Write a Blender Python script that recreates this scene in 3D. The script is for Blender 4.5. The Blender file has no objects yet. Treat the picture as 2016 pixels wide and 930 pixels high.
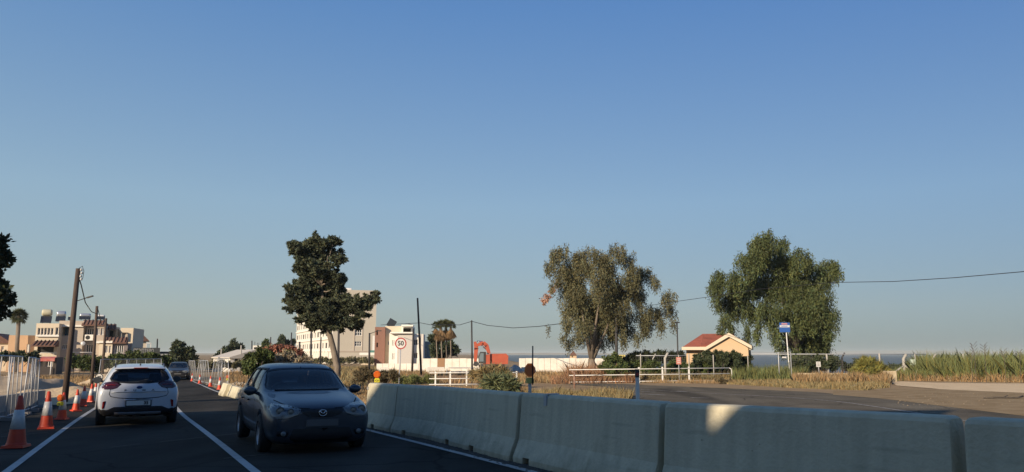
import bpy, bmesh, math, random
import numpy as np
from mathutils import Vector, Matrix
from mathutils.bvhtree import BVHTree
random.seed(7)
R = math.radians
scene = bpy.context.scene
C = scene.collection
# ---------------------------------------------------------------- camera
F = 1500.0 / 2016.0
EYE = 1.53
PITCH = math.atan(232 / 1500)
cam = bpy.data.cameras.new('camera'); cam.sensor_width = 36; cam.lens = 36 * F
cam.clip_end = 30000; cam.clip_start = 0.05
camo = bpy.data.objects.new('camera', cam); C.objects.link(camo)
camo.location = (0, 0, EYE); camo.rotation_euler = (math.pi / 2 + PITCH, 0, 0)
scene.camera = camo
# ---------------------------------------------------------------- light
SUN_EL, SUN_AZ = 20.0, -143.0      # azimuth of the sun, clockwise from +Y (behind the camera, to the left)
w = bpy.data.worlds.new('World'); scene.world = w; w.use_nodes = True
nt = w.node_tree; bg = nt.nodes['Background']
sky = nt.nodes.new('ShaderNodeTexSky'); sky.sky_type = 'NISHITA'; sky.sun_disc = False
sky.sun_elevation = R(SUN_EL); sky.sun_rotation = R(SUN_AZ)
sky.air_density = 1.0; sky.dust_density = 0.5; sky.ozone_density = 2.0; sky.altitude = 0
def N(t, **k):
    n_ = nt.nodes.new(t)
    for a_, b_ in k.items(): setattr(n_, a_, b_)
    return n_
gm_ = N('ShaderNodeGamma'); gm_.inputs[1].default_value = 0.40; nt.links.new(sky.outputs[0], gm_.inputs[0])
tc_ = N('ShaderNodeTexCoord'); sx_ = N('ShaderNodeSeparateXYZ'); nt.links.new(tc_.outputs['Generated'], sx_.inputs[0])
rp_ = N('ShaderNodeValToRGB'); nt.links.new(sx_.outputs['Z'], rp_.inputs[0]); el_ = rp_.color_ramp.elements
stops = [(0.0, (1.01, 1.17, 1.29)), (0.012, (1.04, 1.21, 1.33)), (0.055, (1.19, 1.36, 1.48)), (0.19, (1.20, 1.57, 1.92)), (0.43, (.68, 1.24, 2.1)), (1.0, (.28, .65, 1.45))]
while len(el_) < len(stops): el_.new(0.5)
for e_, (p_, c_) in zip(el_, stops): e_.position = p_; e_.color = (c_[0] / 3, c_[1] / 3, c_[2] / 3, 1)
mu_ = N('ShaderNodeVectorMath', operation='MULTIPLY'); nt.links.new(gm_.outputs[0], mu_.inputs[0]); nt.links.new(rp_.outputs[0], mu_.inputs[1])
sc_ = N('ShaderNodeVectorMath', operation='SCALE'); sc_.inputs['Scale'].default_value = 3.0; nt.links.new(mu_.outputs[0], sc_.inputs[0]); 
lr_ = N('ShaderNodeVectorMath', operation='MULTIPLY_ADD'); cx_ = N('ShaderNodeCombineXYZ'); [nt.links.new(sx_.outputs['X'], cx_.inputs[k_]) for k_ in range(3)]
nt.links.new(cx_.outputs[0], lr_.inputs[0]); lr_.inputs[1].default_value = (-.37, -.29, -.17); lr_.inputs[2].default_value = (1, 1, 1)     # paler towards the sunward left, deeper blue to the right
ml_ = N('ShaderNodeVectorMath', operation='MULTIPLY'); nt.links.new(sc_.outputs[0], ml_.inputs[0]); nt.links.new(lr_.outputs[0], ml_.inputs[1]); nt.links.new(ml_.outputs[0], bg.inputs['Color'])
bg.inputs['Strength'].default_value = 0.118
sl = bpy.data.lights.new('sun', 'SUN'); sl.energy = 5.0; sl.angle = R(0.55); sl.color = (1.0, 0.82, 0.61)
so = bpy.data.objects.new('sun', sl); C.objects.link(so)
sd = Vector((math.sin(R(SUN_AZ)) * math.cos(R(SUN_EL)), math.cos(R(SUN_AZ)) * math.cos(R(SUN_EL)), math.sin(R(SUN_EL))))
so.rotation_euler = sd.to_track_quat('Z', 'Y').to_euler()
scene.view_settings.view_transform = 'Standard'; scene.view_settings.look = 'None'
scene.view_settings.exposure = 0.35; scene.view_settings.gamma = 1.0
scene.cycles.max_bounces = 6

# ---------------------------------------------------------------- terrain height and picture geometry
def sstep(t):
    t = min(1, max(0, t)); return t * t * (3 - 2 * t)
def coast(x, y):
    # positive = seaward of the shore line
    pts = [(400, 55), (14, 70), (9, 90), (6, 160), (-5, 320), (-40, 900)]
    if x > 14: yc = 70 + (x - 14) * 0.02; return y - yc
    if y < 70: return -1
    for (x0, y0), (x1, y1) in zip(pts[1:], pts[2:]):
        if y <= y1:
            xs = x0 + (x1 - x0) * (y - y0) / (y1 - y0); return x - xs
    return x + 40
def height(x, y):
    a = 0.87 * y - (0.9 * x if x > 0 else 0.5 * x)
    a = max(-40, a)
    lim = 56
    if a > lim - 8: a = lim - 8 + 8 * (1 - math.exp(-(a - lim + 8) / 8))
    z = -0.0125 * a
    c = coast(x, y)
    if c > 0: z -= 6.0 * sstep(c / 14)
    return z
SP, CP = math.sin(PITCH), math.cos(PITCH)
def ray(px, py):
    u = (465 - py) / 1500
    return Vector(((px - 1008) / 1500, CP - SP * u, SP + CP * u))
def P(px, py, Y):
    "point of the place at depth Y"
    d = ray(px, py); return Vector((d.x / d.y * Y, Y, EYE + d.z / d.y * Y))
def G(px, py, dz=0.0):
    "point on the ground (dz above it)"
    d = ray(px, py); t = 2.0
    z = 0
    for i in range(60):
        if d.z >= -1e-4: break
        t2 = (z + dz - EYE) / d.z
        t2 = min(t2, 2000)
        t = 0.5 * t + 0.5 * t2 if i > 3 else t2
        z = height(d.x * t, d.y * t)
    p = d * t; return Vector((p.x, p.y, z))
def GY(px, Y):
    "ground point under picture column px at depth Y"
    x = (px - 1008) / 1500 * Y / (CP + SP * 232 / 1500 )
    return Vector((x, Y, height(x, Y)))
def XY(px, Y): return GY(px, Y)

# ---------------------------------------------------------------- materials
MATS = {}
def mat(name, col, rough=0.8, col2=None, scale=2.0, detail=5.0, bump=0.0, bscale=None, metal=0.0, spec=0.5,
        coat=0.0, speck=None, world=False, attr=False, trans=0.0, ior=1.45, stretch=None, lo=0.35, hi=0.65, emis=None):
    if name in MATS: return MATS[name]
    m = bpy.data.materials.new(name); m.use_nodes = True; n = m.node_tree.nodes; L = m.node_tree.links
    b = n['Principled BSDF']
    b.inputs['Base Color'].default_value = (*col, 1); b.inputs['Roughness'].default_value = rough
    b.inputs['Metallic'].default_value = metal; b.inputs['Specular IOR Level'].default_value = spec
    b.inputs['Coat Weight'].default_value = coat; b.inputs['Coat Roughness'].default_value = 0.04
    b.inputs['Transmission Weight'].default_value = trans; b.inputs['IOR'].default_value = ior
    if world: src = n.new('ShaderNodeNewGeometry').outputs['Position']
    else: src = n.new('ShaderNodeTexCoord').outputs['Object']
    if stretch:
        mp = n.new('ShaderNodeMapping'); mp.inputs['Scale'].default_value = stretch; L.new(src, mp.inputs['Vector']); src = mp.outputs[0]
    cur = None
    if col2 is not None:
        nz = n.new('ShaderNodeTexNoise'); nz.inputs['Scale'].default_value = scale; nz.inputs['Detail'].default_value = detail
        nz.inputs['Roughness'].default_value = 0.65
        L.new(src, nz.inputs['Vector'])
        rp = n.new('ShaderNodeValToRGB'); rp.color_ramp.elements[0].position = lo; rp.color_ramp.elements[1].position = hi
        rp.color_ramp.elements[0].color = (*col, 1); rp.color_ramp.elements[1].color = (*col2, 1)
        L.new(nz.outputs['Fac'], rp.inputs['Fac']); cur = rp.outputs['Color']
    if attr:
        at = n.new('ShaderNodeAttribute'); at.attribute_name = 'tint'
        mx = n.new('ShaderNodeMix'); mx.data_type = 'RGBA'; mx.blend_type = 'MULTIPLY'; mx.inputs[0].default_value = 1
        if cur is None: mx.inputs[6].default_value = (*col, 1)
        else: L.new(cur, mx.inputs[6])
        L.new(at.outputs['Color'], mx.inputs[7]); cur = mx.outputs[2]
    if speck:
        vz = n.new('ShaderNodeTexNoise'); vz.inputs['Scale'].default_value = speck[0]; vz.inputs['Detail'].default_value = 3
        L.new(src, vz.inputs['Vector'])
        r2 = n.new('ShaderNodeValToRGB'); r2.color_ramp.elements[0].position = speck[1]; r2.color_ramp.elements[1].position = speck[1] + 0.04
        r2.color_ramp.elements[0].color = (0, 0, 0, 1); r2.color_ramp.elements[1].color = (1, 1, 1, 1)
        L.new(vz.outputs['Fac'], r2.inputs['Fac'])
        mx = n.new('ShaderNodeMix'); mx.data_type = 'RGBA'; L.new(r2.outputs['Color'], mx.inputs[0])
        if cur is None: mx.inputs[6].default_value = (*col, 1)
        else: L.new(cur, mx.inputs[6])
        mx.inputs[7].default_value = (*speck[2], 1); cur = mx.outputs[2]
    if cur is not None: L.new(cur, b.inputs['Base Color'])
    if bump:
        bz = n.new('ShaderNodeTexNoise'); bz.inputs['Scale'].default_value = bscale or scale * 4; bz.inputs['Detail'].default_value = 8
        L.new(src, bz.inputs['Vector'])
        bp = n.new('ShaderNodeBump'); bp.inputs['Strength'].default_value = bump; bp.inputs['Distance'].default_value = 0.03
        L.new(bz.outputs['Fac'], bp.inputs['Height']); L.new(bp.outputs[0], b.inputs['Normal'])
    if emis:
        b.inputs['Emission Color'].default_value = (*emis[0], 1); b.inputs['Emission Strength'].default_value = emis[1]
    MATS[name] = m; return m

# ---------------------------------------------------------------- mesh builder
class MB:
    def __init__(s): s.v = []; s.f = []; s.sm = []
    def add(s, vs, fs, smooth=False):
        o = len(s.v); s.v += [tuple(v) for v in vs]; s.f += [tuple(i + o for i in f) for f in fs]; s.sm += [smooth] * len(fs); return s
    def box(s, c, d, rz=0, M=None, taper=1.0):
        hx, hy, hz = d[0] / 2, d[1] / 2, d[2] / 2
        vs = [Vector((x * hx * (taper if z > 0 else 1), y * hy * (taper if z > 0 else 1), z * hz)) for z in (-1, 1) for y in (-1, 1) for x in (-1, 1)]
        mm = Matrix.Rotation(rz, 3, 'Z') if rz else None
        out = []
        for v in vs:
            if M is not None: v = M @ v
            elif mm: v = mm @ v
            out.append(v + Vector(c))
        return s.add(out, [(0, 2, 3, 1), (4, 5, 7, 6), (0, 1, 5, 4), (1, 3, 7, 5), (3, 2, 6, 7), (2, 0, 4, 6)])
    def tube(s, pts, r, n=8, cap=True, r1=None):
        pts = [Vector(p) for p in pts]; N = len(pts); vs = []; prev = None
        for i, p in enumerate(pts):
            t = (pts[min(i + 1, N - 1)] - pts[max(i - 1, 0)]).normalized()
            if prev is None:
                a = Vector((0, 0, 1)) if abs(t.z) < 0.9 else Vector((1, 0, 0)); u = t.cross(a).normalized()
            else: u = (prev - t * prev.dot(t)).normalized()
            prev = u; v = t.cross(u)
            rr = r[i] if isinstance(r, (list, tuple)) else (r if r1 is None else r + (r1 - r) * i / (N - 1))
            for k in range(n):
                an = 2 * math.pi * k / n; vs.append(p + (u * math.cos(an) + v * math.sin(an)) * rr)
        fs = [(i * n + k, i * n + (k + 1) % n, (i + 1) * n + (k + 1) % n, (i + 1) * n + k) for i in range(N - 1) for k in range(n)]
        if cap: fs += [tuple(range(n))[::-1], tuple((N - 1) * n + k for k in range(n))]
        return s.add(vs, fs, n > 5)
    def lathe(s, prof, c=(0, 0, 0), n=24, M=None, smooth=True):
        vs = []
        for r, z in prof:
            for k in range(n):
                a = 2 * math.pi * k / n; p = Vector((r * math.cos(a), r * math.sin(a), z))
                if M is not None: p = M @ p
                vs.append(p + Vector(c))
        m = len(prof)
        fs = [(i * n + k, i * n + (k + 1) % n, (i + 1) * n + (k + 1) % n, (i + 1) * n + k) for i in range(m - 1) for k in range(n)]
        return s.add(vs, fs, smooth)
    def prism(s, poly, y0, y1, M=None, c=(0, 0, 0)):
        "polygon in x,z pushed from y0 to y1"
        n = len(poly); vs = [Vector((x, y0, z)) for x, z in poly] + [Vector((x, y1, z)) for x, z in poly]
        vs = [(M @ v if M is not None else v) + Vector(c) for v in vs]
        fs = [tuple(range(n)), tuple(range(2 * n - 1, n - 1, -1))] + [(i, i + n, (i + 1) % n + n, (i + 1) % n) for i in range(n)]
        return s.add(vs, fs)
    def sphere(s, c, r, n=10, m=7, sc=(1, 1, 1)):
        vs = [(c[0] + r * sc[0] * math.sin(math.pi * i / m) * math.cos(2 * math.pi * k / n), c[1] + r * sc[1] * math.sin(math.pi * i / m) * math.sin(2 * math.pi * k / n),
               c[2] + r * sc[2] * math.cos(math.pi * i / m)) for i in range(m + 1) for k in range(n)]
        fs = [(i * n + k, (i + 1) * n + k, (i + 1) * n + (k + 1) % n, i * n + (k + 1) % n) for i in range(m) for k in range(n)]
        return s.add(vs, fs, True)
    def mesh(s, name, m):
        me = bpy.data.meshes.new(name); me.from_pydata(s.v, [], s.f); me.materials.append(m)
        me.polygons.foreach_set('use_smooth', s.sm); me.update()
        bm = bmesh.new(); bm.from_mesh(me); bmesh.ops.remove_doubles(bm, verts=bm.verts, dist=1e-6)
        bmesh.ops.recalc_face_normals(bm, faces=bm.faces)
        bm.to_mesh(me); bm.free()
        return me
    def build(s, name, m, parent=None, **k):
        return link(name, s.mesh(name, m), parent, **k)
def link(name, me, parent=None, label=None, cat=None, group=None, kind=None, loc=None, rz=None):
    o = bpy.data.objects.new(name, me); C.objects.link(o)
    if parent is not None: o.parent = parent
    if label: o['label'] = label
    if cat: o['category'] = cat
    if group: o['group'] = group
    if kind: o['kind'] = kind
    if loc is not None: o.location = loc
    if rz is not None: o.rotation_euler = (0, 0, rz)
    return o
def thing(name, label, cat, loc=(0, 0, 0), rz=0, group=None):
    return link(name, None, None, label, cat, group, None, loc, rz)
def dup(o, loc=None, rz=None, label=None, group=None, parent=None):
    c = o.copy(); C.objects.link(c)
    if parent is not None: c.parent = parent
    if loc is not None: c.location = loc
    if rz is not None: c.rotation_euler = (0, 0, rz)
    if label: c['label'] = label
    if group: c['group'] = group
    for ch in KIDS.get(o.name) or [k for k in o.children]: dup(ch, parent=c)
    return c
KIDS = {}
def np_mesh(name, verts, faces, m, tint=None, smooth=False):
    "fast mesh: verts (n,3); faces (k,q)"
    me = bpy.data.meshes.new(name); n = len(verts); k, q = faces.shape
    me.vertices.add(n); me.vertices.foreach_set('co', verts.astype(np.float32).ravel())
    me.loops.add(k * q); me.loops.foreach_set('vertex_index', faces.astype(np.int32).ravel())
    me.polygons.add(k); me.polygons.foreach_set('loop_start', (np.arange(k) * q).astype(np.int32))
    me.polygons.foreach_set('loop_total', np.full(k, q, np.int32))
    if smooth: me.polygons.foreach_set('use_smooth', np.ones(k, bool))
    me.update(calc_edges=True); me.materials.append(m)
    if tint is not None:
        a = me.color_attributes.new('tint', 'FLOAT_COLOR', 'POINT')
        t4 = np.ones((n, 4), np.float32); t4[:, :3] = tint; a.data.foreach_set('color', t4.ravel())
    return me
def text_mesh(name, s, size, m, extrude=0.004, bold=0.0, align='CENTER'):
    cu = bpy.data.curves.new('t', 'FONT'); cu.body = s; cu.size = size; cu.extrude = extrude; cu.offset = bold
    cu.align_x = align; cu.align_y = 'CENTER'; cu.resolution_u = 3
    o = bpy.data.objects.new('t', cu); C.objects.link(o)
    me = bpy.data.meshes.new_from_object(o.evaluated_get(bpy.context.evaluated_depsgraph_get()))
    bpy.data.objects.remove(o); bpy.data.curves.remove(cu)
    me.name = name; me.materials.clear(); me.materials.append(m); return me
def stand_text(name, s, size, m, loc, rz, parent=None, bold=0.0, sx=1.0):
    "upright writing that reads from -y side when rz = 0"
    o = link(name, text_mesh(name, s, size, m, bold=bold), parent)
    o.location = loc; o.rotation_euler = (math.pi / 2, 0, rz); o.scale = (sx, 1, 1); return o

# ---------------------------------------------------------------- foliage
def leaf_cloud(name, m, clumps, n, ll, lw, parent=None, droop=0.0, sub=10, subr=0.38, seed=1, jit=0.25, flat=0.0, strand=0, spike=0.0, **k):
    "clumps: (x,y,z,rx,ry,rz); leaves sit in sub clumps near each clump's skin"
    rg = np.random.default_rng(seed); cl = np.array(clumps, float)
    wgt = cl[:, 3] * cl[:, 5]; 
    subs = []; dirs = []
    for c, wv in zip(cl, wgt):
        d = rg.normal(size=(sub, 3)); d /= np.linalg.norm(d, axis=1)[:, None]
        rr = rg.uniform(0.25, 0.95, (sub, 1))
        ctr = c[:3] + d * rr * c[3:6]
        sr = subr * rg.uniform(0.6, 1.3, (sub, 1)) * min(c[3], c[5])
        dv = d * np.array([1, 1, .45]) + np.array([0, 0, .22]); dirs.append(dv / np.linalg.norm(dv, axis=1)[:, None])
        subs.append(np.hstack([ctr, sr, np.full((sub, 1), wv / sub)]))
    S = np.vstack(subs); p = S[:, 4] / S[:, 4].sum()
    st = max(1, strand); nn = n // st
    idx = rg.choice(len(S), nn, p=p)
    d = rg.normal(size=(nn, 3)); d /= np.linalg.norm(d, axis=1)[:, None]
    pos = S[idx, :3] + d * (rg.uniform(0.1, 1.0, (nn, 1)) ** 0.55) * S[idx, 3:4] * np.array([1, 1, 1 - flat])
    if spike:
        u_ = rg.random((nn, 1)); D_ = np.vstack(dirs)[idx]
        pos = S[idx, :3] + d * (rg.uniform(0.1, 1.0, (nn, 1)) ** 0.55) * S[idx, 3:4] * np.array([1, 1, 1 - flat]) * (1 - .8 * u_) + D_ * S[idx, 3:4] * spike * u_
    tl = 1 + (rg.random(len(S)) - 0.5) * 0.6; tt = tl[idx][:, None] * rg.uniform(1 - jit, 1 + jit, (nn, 1))
    if st > 1:
        k_ = np.tile(np.arange(st), nn); pos = np.repeat(pos, st, 0); tt = np.repeat(tt, st, 0)
        ln = np.repeat(rg.uniform(0.5, 1.25, nn), st)
        sway = np.repeat(rg.normal(size=(nn, 2)) * 0.12, st, 0)
        tz = k_ / st * ln
        pos[:, 2] -= tz; pos[:, :2] += sway * tz[:, None] + rg.normal(size=(nn * st, 2)) * 0.035
    N = len(pos)
    ax = rg.normal(size=(N, 3)); ax[:, 2] = ax[:, 2] * (1 - flat) - droop * 1.6
    ax /= np.linalg.norm(ax, axis=1)[:, None]
    b = rg.normal(size=(N, 3)); wv = np.cross(ax, b); wv /= np.linalg.norm(wv, axis=1)[:, None]
    L = ll * rg.uniform(0.6, 1.3, (N, 1)); W = lw * rg.uniform(0.7, 1.3, (N, 1))
    v = np.stack([pos, pos + ax * L * 0.45 + wv * W * 0.5, pos + ax * L, pos + ax * L * 0.45 - wv * W * 0.5], 1).reshape(-1, 3)
    f = np.arange(N * 4).reshape(-1, 4)
    hue = rg.normal(size=(N, 1)) * 0.10
    tint = np.clip(np.hstack([tt * (1 + hue), tt, tt * (1 - hue)]), 0.2, 2)
    return link(name, np_mesh(name, v, f, m, np.repeat(tint, 4, 0)), parent, **k)
def inpoly(x, y, poly):
    r = np.zeros(len(x), bool); j = len(poly) - 1
    for i in range(len(poly)):
        xi, yi = poly[i][0], poly[i][1]; xj, yj = poly[j][0], poly[j][1]
        c = ((yi > y) != (yj > y)) & (x < (xj - xi) * (y - yi) / (yj - yi + 1e-12) + xi); r ^= c; j = i
    return r
def grass(name, m, poly, n, h, wd, lean=0.35, seed=1, patch=0.6, parent=None, tintc=None, bare=0.35, **k):
    rg = np.random.default_rng(seed); xs = [p[0] for p in poly]; ys = [p[1] for p in poly]
    X = rg.uniform(min(xs), max(xs), n * 4); Y = rg.uniform(min(ys), max(ys), n * 4)
    # patchiness: sum of sines
    q = np.sin(X * 1.7 + 2 * np.sin(Y * 0.9 + seed)) * np.sin(Y * 2.1 + 1.5 * np.sin(X * 1.1)) * 0.5 + 0.5
    ok = inpoly(X, Y, poly) & (rg.random(n * 4) < (1 - patch) + patch * q)
    X, Y, q = X[ok][:n], Y[ok][:n], q[ok][:n]; N = len(X)
    Z = np.array([height(a, b) for a, b in zip(X, Y)])
    q2 = np.sin(X * 3.9 + 1.3 * np.cos(Y * 3.1 + seed)) * np.cos(Y * 4.3 + X * .7) * .5 + .5
    H = (h[0] + (h[1] - h[0]) * rg.beta(1.6, 2.2, N)) * (0.4 + 0.45 * q + .45 * q2); an = rg.uniform(0, 2 * np.pi, N)
    dx, dy = np.cos(an), np.sin(an); W = wd * rg.uniform(0.6, 1.4, N)
    la = rg.uniform(0, 2 * np.pi, N); le = lean * H * rg.random(N)
    lx, ly = np.cos(la) * le, np.sin(la) * le
    B = np.stack([X, Y, Z - 0.02], 1); wv = np.stack([dx * W / 2, dy * W / 2, 0 * W], 1)
    M1 = B + np.stack([lx * 0.3, ly * 0.3, H * 0.55], 1); T = B + np.stack([lx, ly, H], 1)
    v = np.stack([B - wv, B + wv, M1 + wv * 0.8, T, M1 - wv * 0.8], 1).reshape(-1, 3)
    f = np.arange(N * 5).reshape(-1, 5)
    t = rg.uniform(0.55, 1.35, (N, 1)); hue = rg.normal(size=(N, 1)) * 0.12
    tint = np.hstack([t * (1 + hue), t, t * (1 - hue)])
    return link(name, np_mesh(name, v, f, m, np.repeat(np.clip(tint, .2, 2), 5, 0)), parent, **k)
def branches(m, base, tips, r0, parent, name='trunk', split=0.45, seed=3, r1=0.03, bend=0.25):
    "trunk with limbs that run from the base to the crown clumps"
    rg = random.Random(seed); b = MB(); base = Vector(base)
    top = sum((Vector(t) for t in tips), Vector()) / len(tips)
    fork = base.lerp(top, split); fork += Vector((rg.uniform(-.2, .2), 0, 0))
    mid = base.lerp(fork, 0.5) + Vector((rg.uniform(-.15, .15), rg.uniform(-.1, .1), 0))
    b.tube([base - Vector((0, 0, .3)), base + Vector((0, 0, .15)), mid, fork], [r0 * 1.35, r0 * 1.1, r0 * .85, r0 * .7], 10)
    for t in tips:
        t = Vector(t); m1 = fork.lerp(t, 0.4) + Vector((rg.uniform(-bend, bend), rg.uniform(-bend, bend), rg.uniform(0, bend)))
        b.tube([fork - (fork - mid) * 0.2, m1, t], [r0 * .5, r0 * .28, r1], 7)
    return b.build(name, m, parent)
def copyset(o): KIDS[o.name] = [c for c in o.children]
# ================================================================ setting
asphalt = mat('asphalt', (0.030, 0.028, 0.024), 0.9, (0.042, 0.039, 0.033), 0.7, 8, 0.5, 60, world=True, speck=(55, 0.66, (0.055, 0.053, 0.05)), spec=.12)
asphalt_old = mat('old asphalt', (0.095, 0.082, 0.06), 0.9, (0.13, 0.113, 0.082), 0.5, 8, 0.5, 45, world=True, speck=(40, 0.64, (0.19, 0.17, 0.145)), spec=.12)
soil = mat('dry soil', (0.26, 0.175, 0.095), 0.95, (0.38, 0.275, 0.16), 0.35, 10, 0.7, 6, world=True, speck=(9, 0.62, (0.12, 0.10, 0.055)), spec=.12)
sand = mat('pale sand', (0.60, 0.45, 0.27), 0.95, (0.70, 0.54, 0.34), 0.8, 9, 0.7, 9, world=True, speck=(7, 0.66, (0.36, 0.28, 0.18)), spec=.12)
pave = mat('worn paving', (0.13, 0.125, 0.115), 0.9, (0.20, 0.19, 0.17), 0.9, 9, 0.4, 40, world=True, spec=.12)
paint = mat('road paint', (0.42, 0.42, 0.40), 0.7, (0.28, 0.28, 0.27), 3.0, 9, 0.2, 30, world=True, lo=.45, hi=.75)
paint_old = mat('worn road paint', (0.36, 0.34, 0.30), 0.8, (0.14, 0.13, 0.115), 4.0, 9, 0.2, 30, world=True, lo=.4, hi=.6)
concrete = mat('barrier concrete', (0.52, 0.47, 0.335), 0.9, (0.58, 0.53, 0.385), 1.6, 10, 0.35, 22, speck=(30, 0.76, (0.30, 0.27, 0.19)))
def grime(m, a=(0.33, 0.295, 0.2), top=0.42, scl=2.4):
    "dirt splashed up from the road, ragged upper edge, on object height"
    n = m.node_tree.nodes; L = m.node_tree.links; b = n['Principled BSDF']; old = b.inputs['Base Color'].links[0].from_socket
    tc = n.new('ShaderNodeTexCoord'); sx = n.new('ShaderNodeSeparateXYZ'); L.new(tc.outputs['Object'], sx.inputs[0])
    nz = n.new('ShaderNodeTexNoise'); nz.inputs['Scale'].default_value = scl; nz.inputs['Detail'].default_value = 8; nz.inputs['Roughness'].default_value = .7
    L.new(tc.outputs['Object'], nz.inputs['Vector'])
    ma = n.new('ShaderNodeMath'); ma.operation = 'MULTIPLY_ADD'; ma.inputs[1].default_value = -1.1; ma.inputs[2].default_value = top + 0.35
    L.new(nz.outputs['Fac'], ma.inputs[0])
    sb = n.new('ShaderNodeMath'); sb.operation = 'SUBTRACT'; L.new(ma.outputs[0], sb.inputs[0]); L.new(sx.outputs['Z'], sb.inputs[1])
    mr = n.new('ShaderNodeMapRange'); mr.inputs[1].default_value = -0.12; mr.inputs[2].default_value = 0.2; mr.inputs[3].default_value = 0; mr.inputs[4].default_value = .75
    L.new(sb.outputs[0], mr.inputs[0])
    mx = n.new('ShaderNodeMix'); mx.data_type = 'RGBA'; L.new(mr.outputs[0], mx.inputs[0]); L.new(old, mx.inputs[6]); mx.inputs[7].default_value = (*a, 1)
    # rain streaks and scuffs
    mp = n.new('ShaderNodeMapping'); mp.inputs['Scale'].default_value = (7, 7, .55); L.new(tc.outputs['Object'], mp.inputs[0]); n3 = n.new('ShaderNodeTexNoise'); n3.inputs['Scale'].default_value = 1; n3.inputs['Detail'].default_value = 7; L.new(mp.outputs[0], n3.inputs[0])
    r3 = n.new('ShaderNodeMapRange'); r3.inputs[1].default_value = .38; r3.inputs[2].default_value = .68; r3.inputs[3].default_value = 1.06; r3.inputs[4].default_value = .88; L.new(n3.outputs['Fac'], r3.inputs[0])
    mp2 = n.new('ShaderNodeMapping'); mp2.inputs['Scale'].default_value = (.7, .7, 9); L.new(tc.outputs['Object'], mp2.inputs[0]); n4 = n.new('ShaderNodeTexNoise'); n4.inputs['Scale'].default_value = 1.3; n4.inputs['Detail'].default_value = 9; L.new(mp2.outputs[0], n4.inputs[0])
    r4 = n.new('ShaderNodeMapRange'); r4.inputs[1].default_value = .60; r4.inputs[2].default_value = .72; r4.inputs[3].default_value = 1; r4.inputs[4].default_value = .84; L.new(n4.outputs['Fac'], r4.inputs[0])
    m5 = n.new('ShaderNodeMath'); m5.operation = 'MULTIPLY'; L.new(r3.outputs[0], m5.inputs[0]); L.new(r4.outputs[0], m5.inputs[1])
    s5 = n.new('ShaderNodeVectorMath'); s5.operation = 'SCALE'; L.new(mx.outputs[2], s5.inputs[0]); L.new(m5.outputs[0], s5.inputs['Scale']); L.new(s5.outputs[0], b.inputs['Base Color'])
grime(concrete)

# ground sheet
def axis(lo, a, b, hi, st):
    r = list(np.arange(a, b + .01, st)); v = b; s = st
    while v < hi: s *= 1.35; v += s; r.append(v)
    v = a; s = st; q = []
    while v > lo: s *= 1.35; v -= s; q.append(v)
    return q[::-1] + r
xs = axis(-3000, -70, 60, 3000, 1.0); ys = axis(-300, -40, 80, 6000, 1.0)
vv = np.array([(x, y, height(x, y)) for y in ys for x in xs])
nx = len(xs); ff = np.array([(j * nx + i, j * nx + i + 1, (j + 1) * nx + i + 1, (j + 1) * nx + i) for j in range(len(ys) - 1) for i in range(nx - 1)])
link('ground', np_mesh('ground', vv, ff, soil, smooth=True), kind='structure')
sea_m = mat('sea water', (0.075, 0.10, 0.105), 0.55, (0.095, 0.12, 0.125), 0.02, 4, 0.9, 0.6, world=True, spec=0.3)
b = MB(); b.add([(-900, 55, -3.3), (9000, 45, -3.3), (9000, 14000, -3.3), (-900, 14000, -3.3)], [(0, 1, 2, 3)]); b.build('sea', sea_m, kind='structure')
def strip(name, left, right, m, off=0.012, n=60, k=6, kind='structure', **kw):
    "sheet between two lines of ground points"
    def resample(l):
        l = [Vector((p[0], p[1], 0)) for p in l]; d = [0]
        for a, b_ in zip(l, l[1:]): d.append(d[-1] + (b_ - a).length)
        out = []
        for i in range(n + 1):
            t = d[-1] * i / n; j = max(0, min(len(l) - 2, next((q for q in range(len(d) - 1) if d[q + 1] >= t - 1e-9), len(l) - 2)))
            out.append(l[j].lerp(l[j + 1], (t - d[j]) / max(1e-9, d[j + 1] - d[j])))
        return out
    A, B = resample(left), resample(right); mb = MB(); vs = []
    for a, c in zip(A, B):
        for q in range(k + 1):
            p = a.lerp(c, q / k); vs.append((p.x, p.y, height(p.x, p.y) + off))
    mb.add(vs, [(i * (k + 1) + q, i * (k + 1) + q + 1, (i + 1) * (k + 1) + q + 1, (i + 1) * (k + 1) + q) for i in range(n) for q in range(k)], True)
    return mb.build(name, m, kind=kind, **kw)
def ext(pts, back=25, first=True):
    "carry a line on past its first point (towards and behind the camera)"
    a, b_ = Vector(pts[0]), Vector(pts[2] if len(pts) > 2 else pts[1]); d = (a - b_); d.z = 0; d.normalize()
    return [a + d * back] + list(pts)
LL = [G(*p) for p in [(15, 930), (95, 869), (170, 815), (235, 776), (290, 752), (312, 742)]]       # left edge line
LC = [G(*p) for p in [(500, 930), (415, 860), (349, 811), (330, 775), (334, 752), (345, 741)]]     # centre line
LR = [G(*p) for p in [(1040, 930), (880, 888), (722, 848), (600, 817), (470, 787), (430, 773), (400, 760), (378, 751), (371, 743)]]
far = [GY(352, 75), GY(345, 120), GY(335, 200)]
road_left = ext([G(*p) for p in [(-260, 930), (0, 828), (75, 803), (150, 790), (235, 765), (285, 748), (308, 741)]]) + [GY(330, 75), GY(328, 120), GY(326, 200)]
road_right = ext([G(*p) for p in [(1300, 930), (890, 880), (740, 846), (600, 812), (475, 783), (432, 768), (405, 757), (383, 749), (376, 742)]]) + [GY(362, 75), GY(356, 120), GY(342, 200)]
strip('road', road_left, road_right, asphalt, 0.012, 90, 10)
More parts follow.
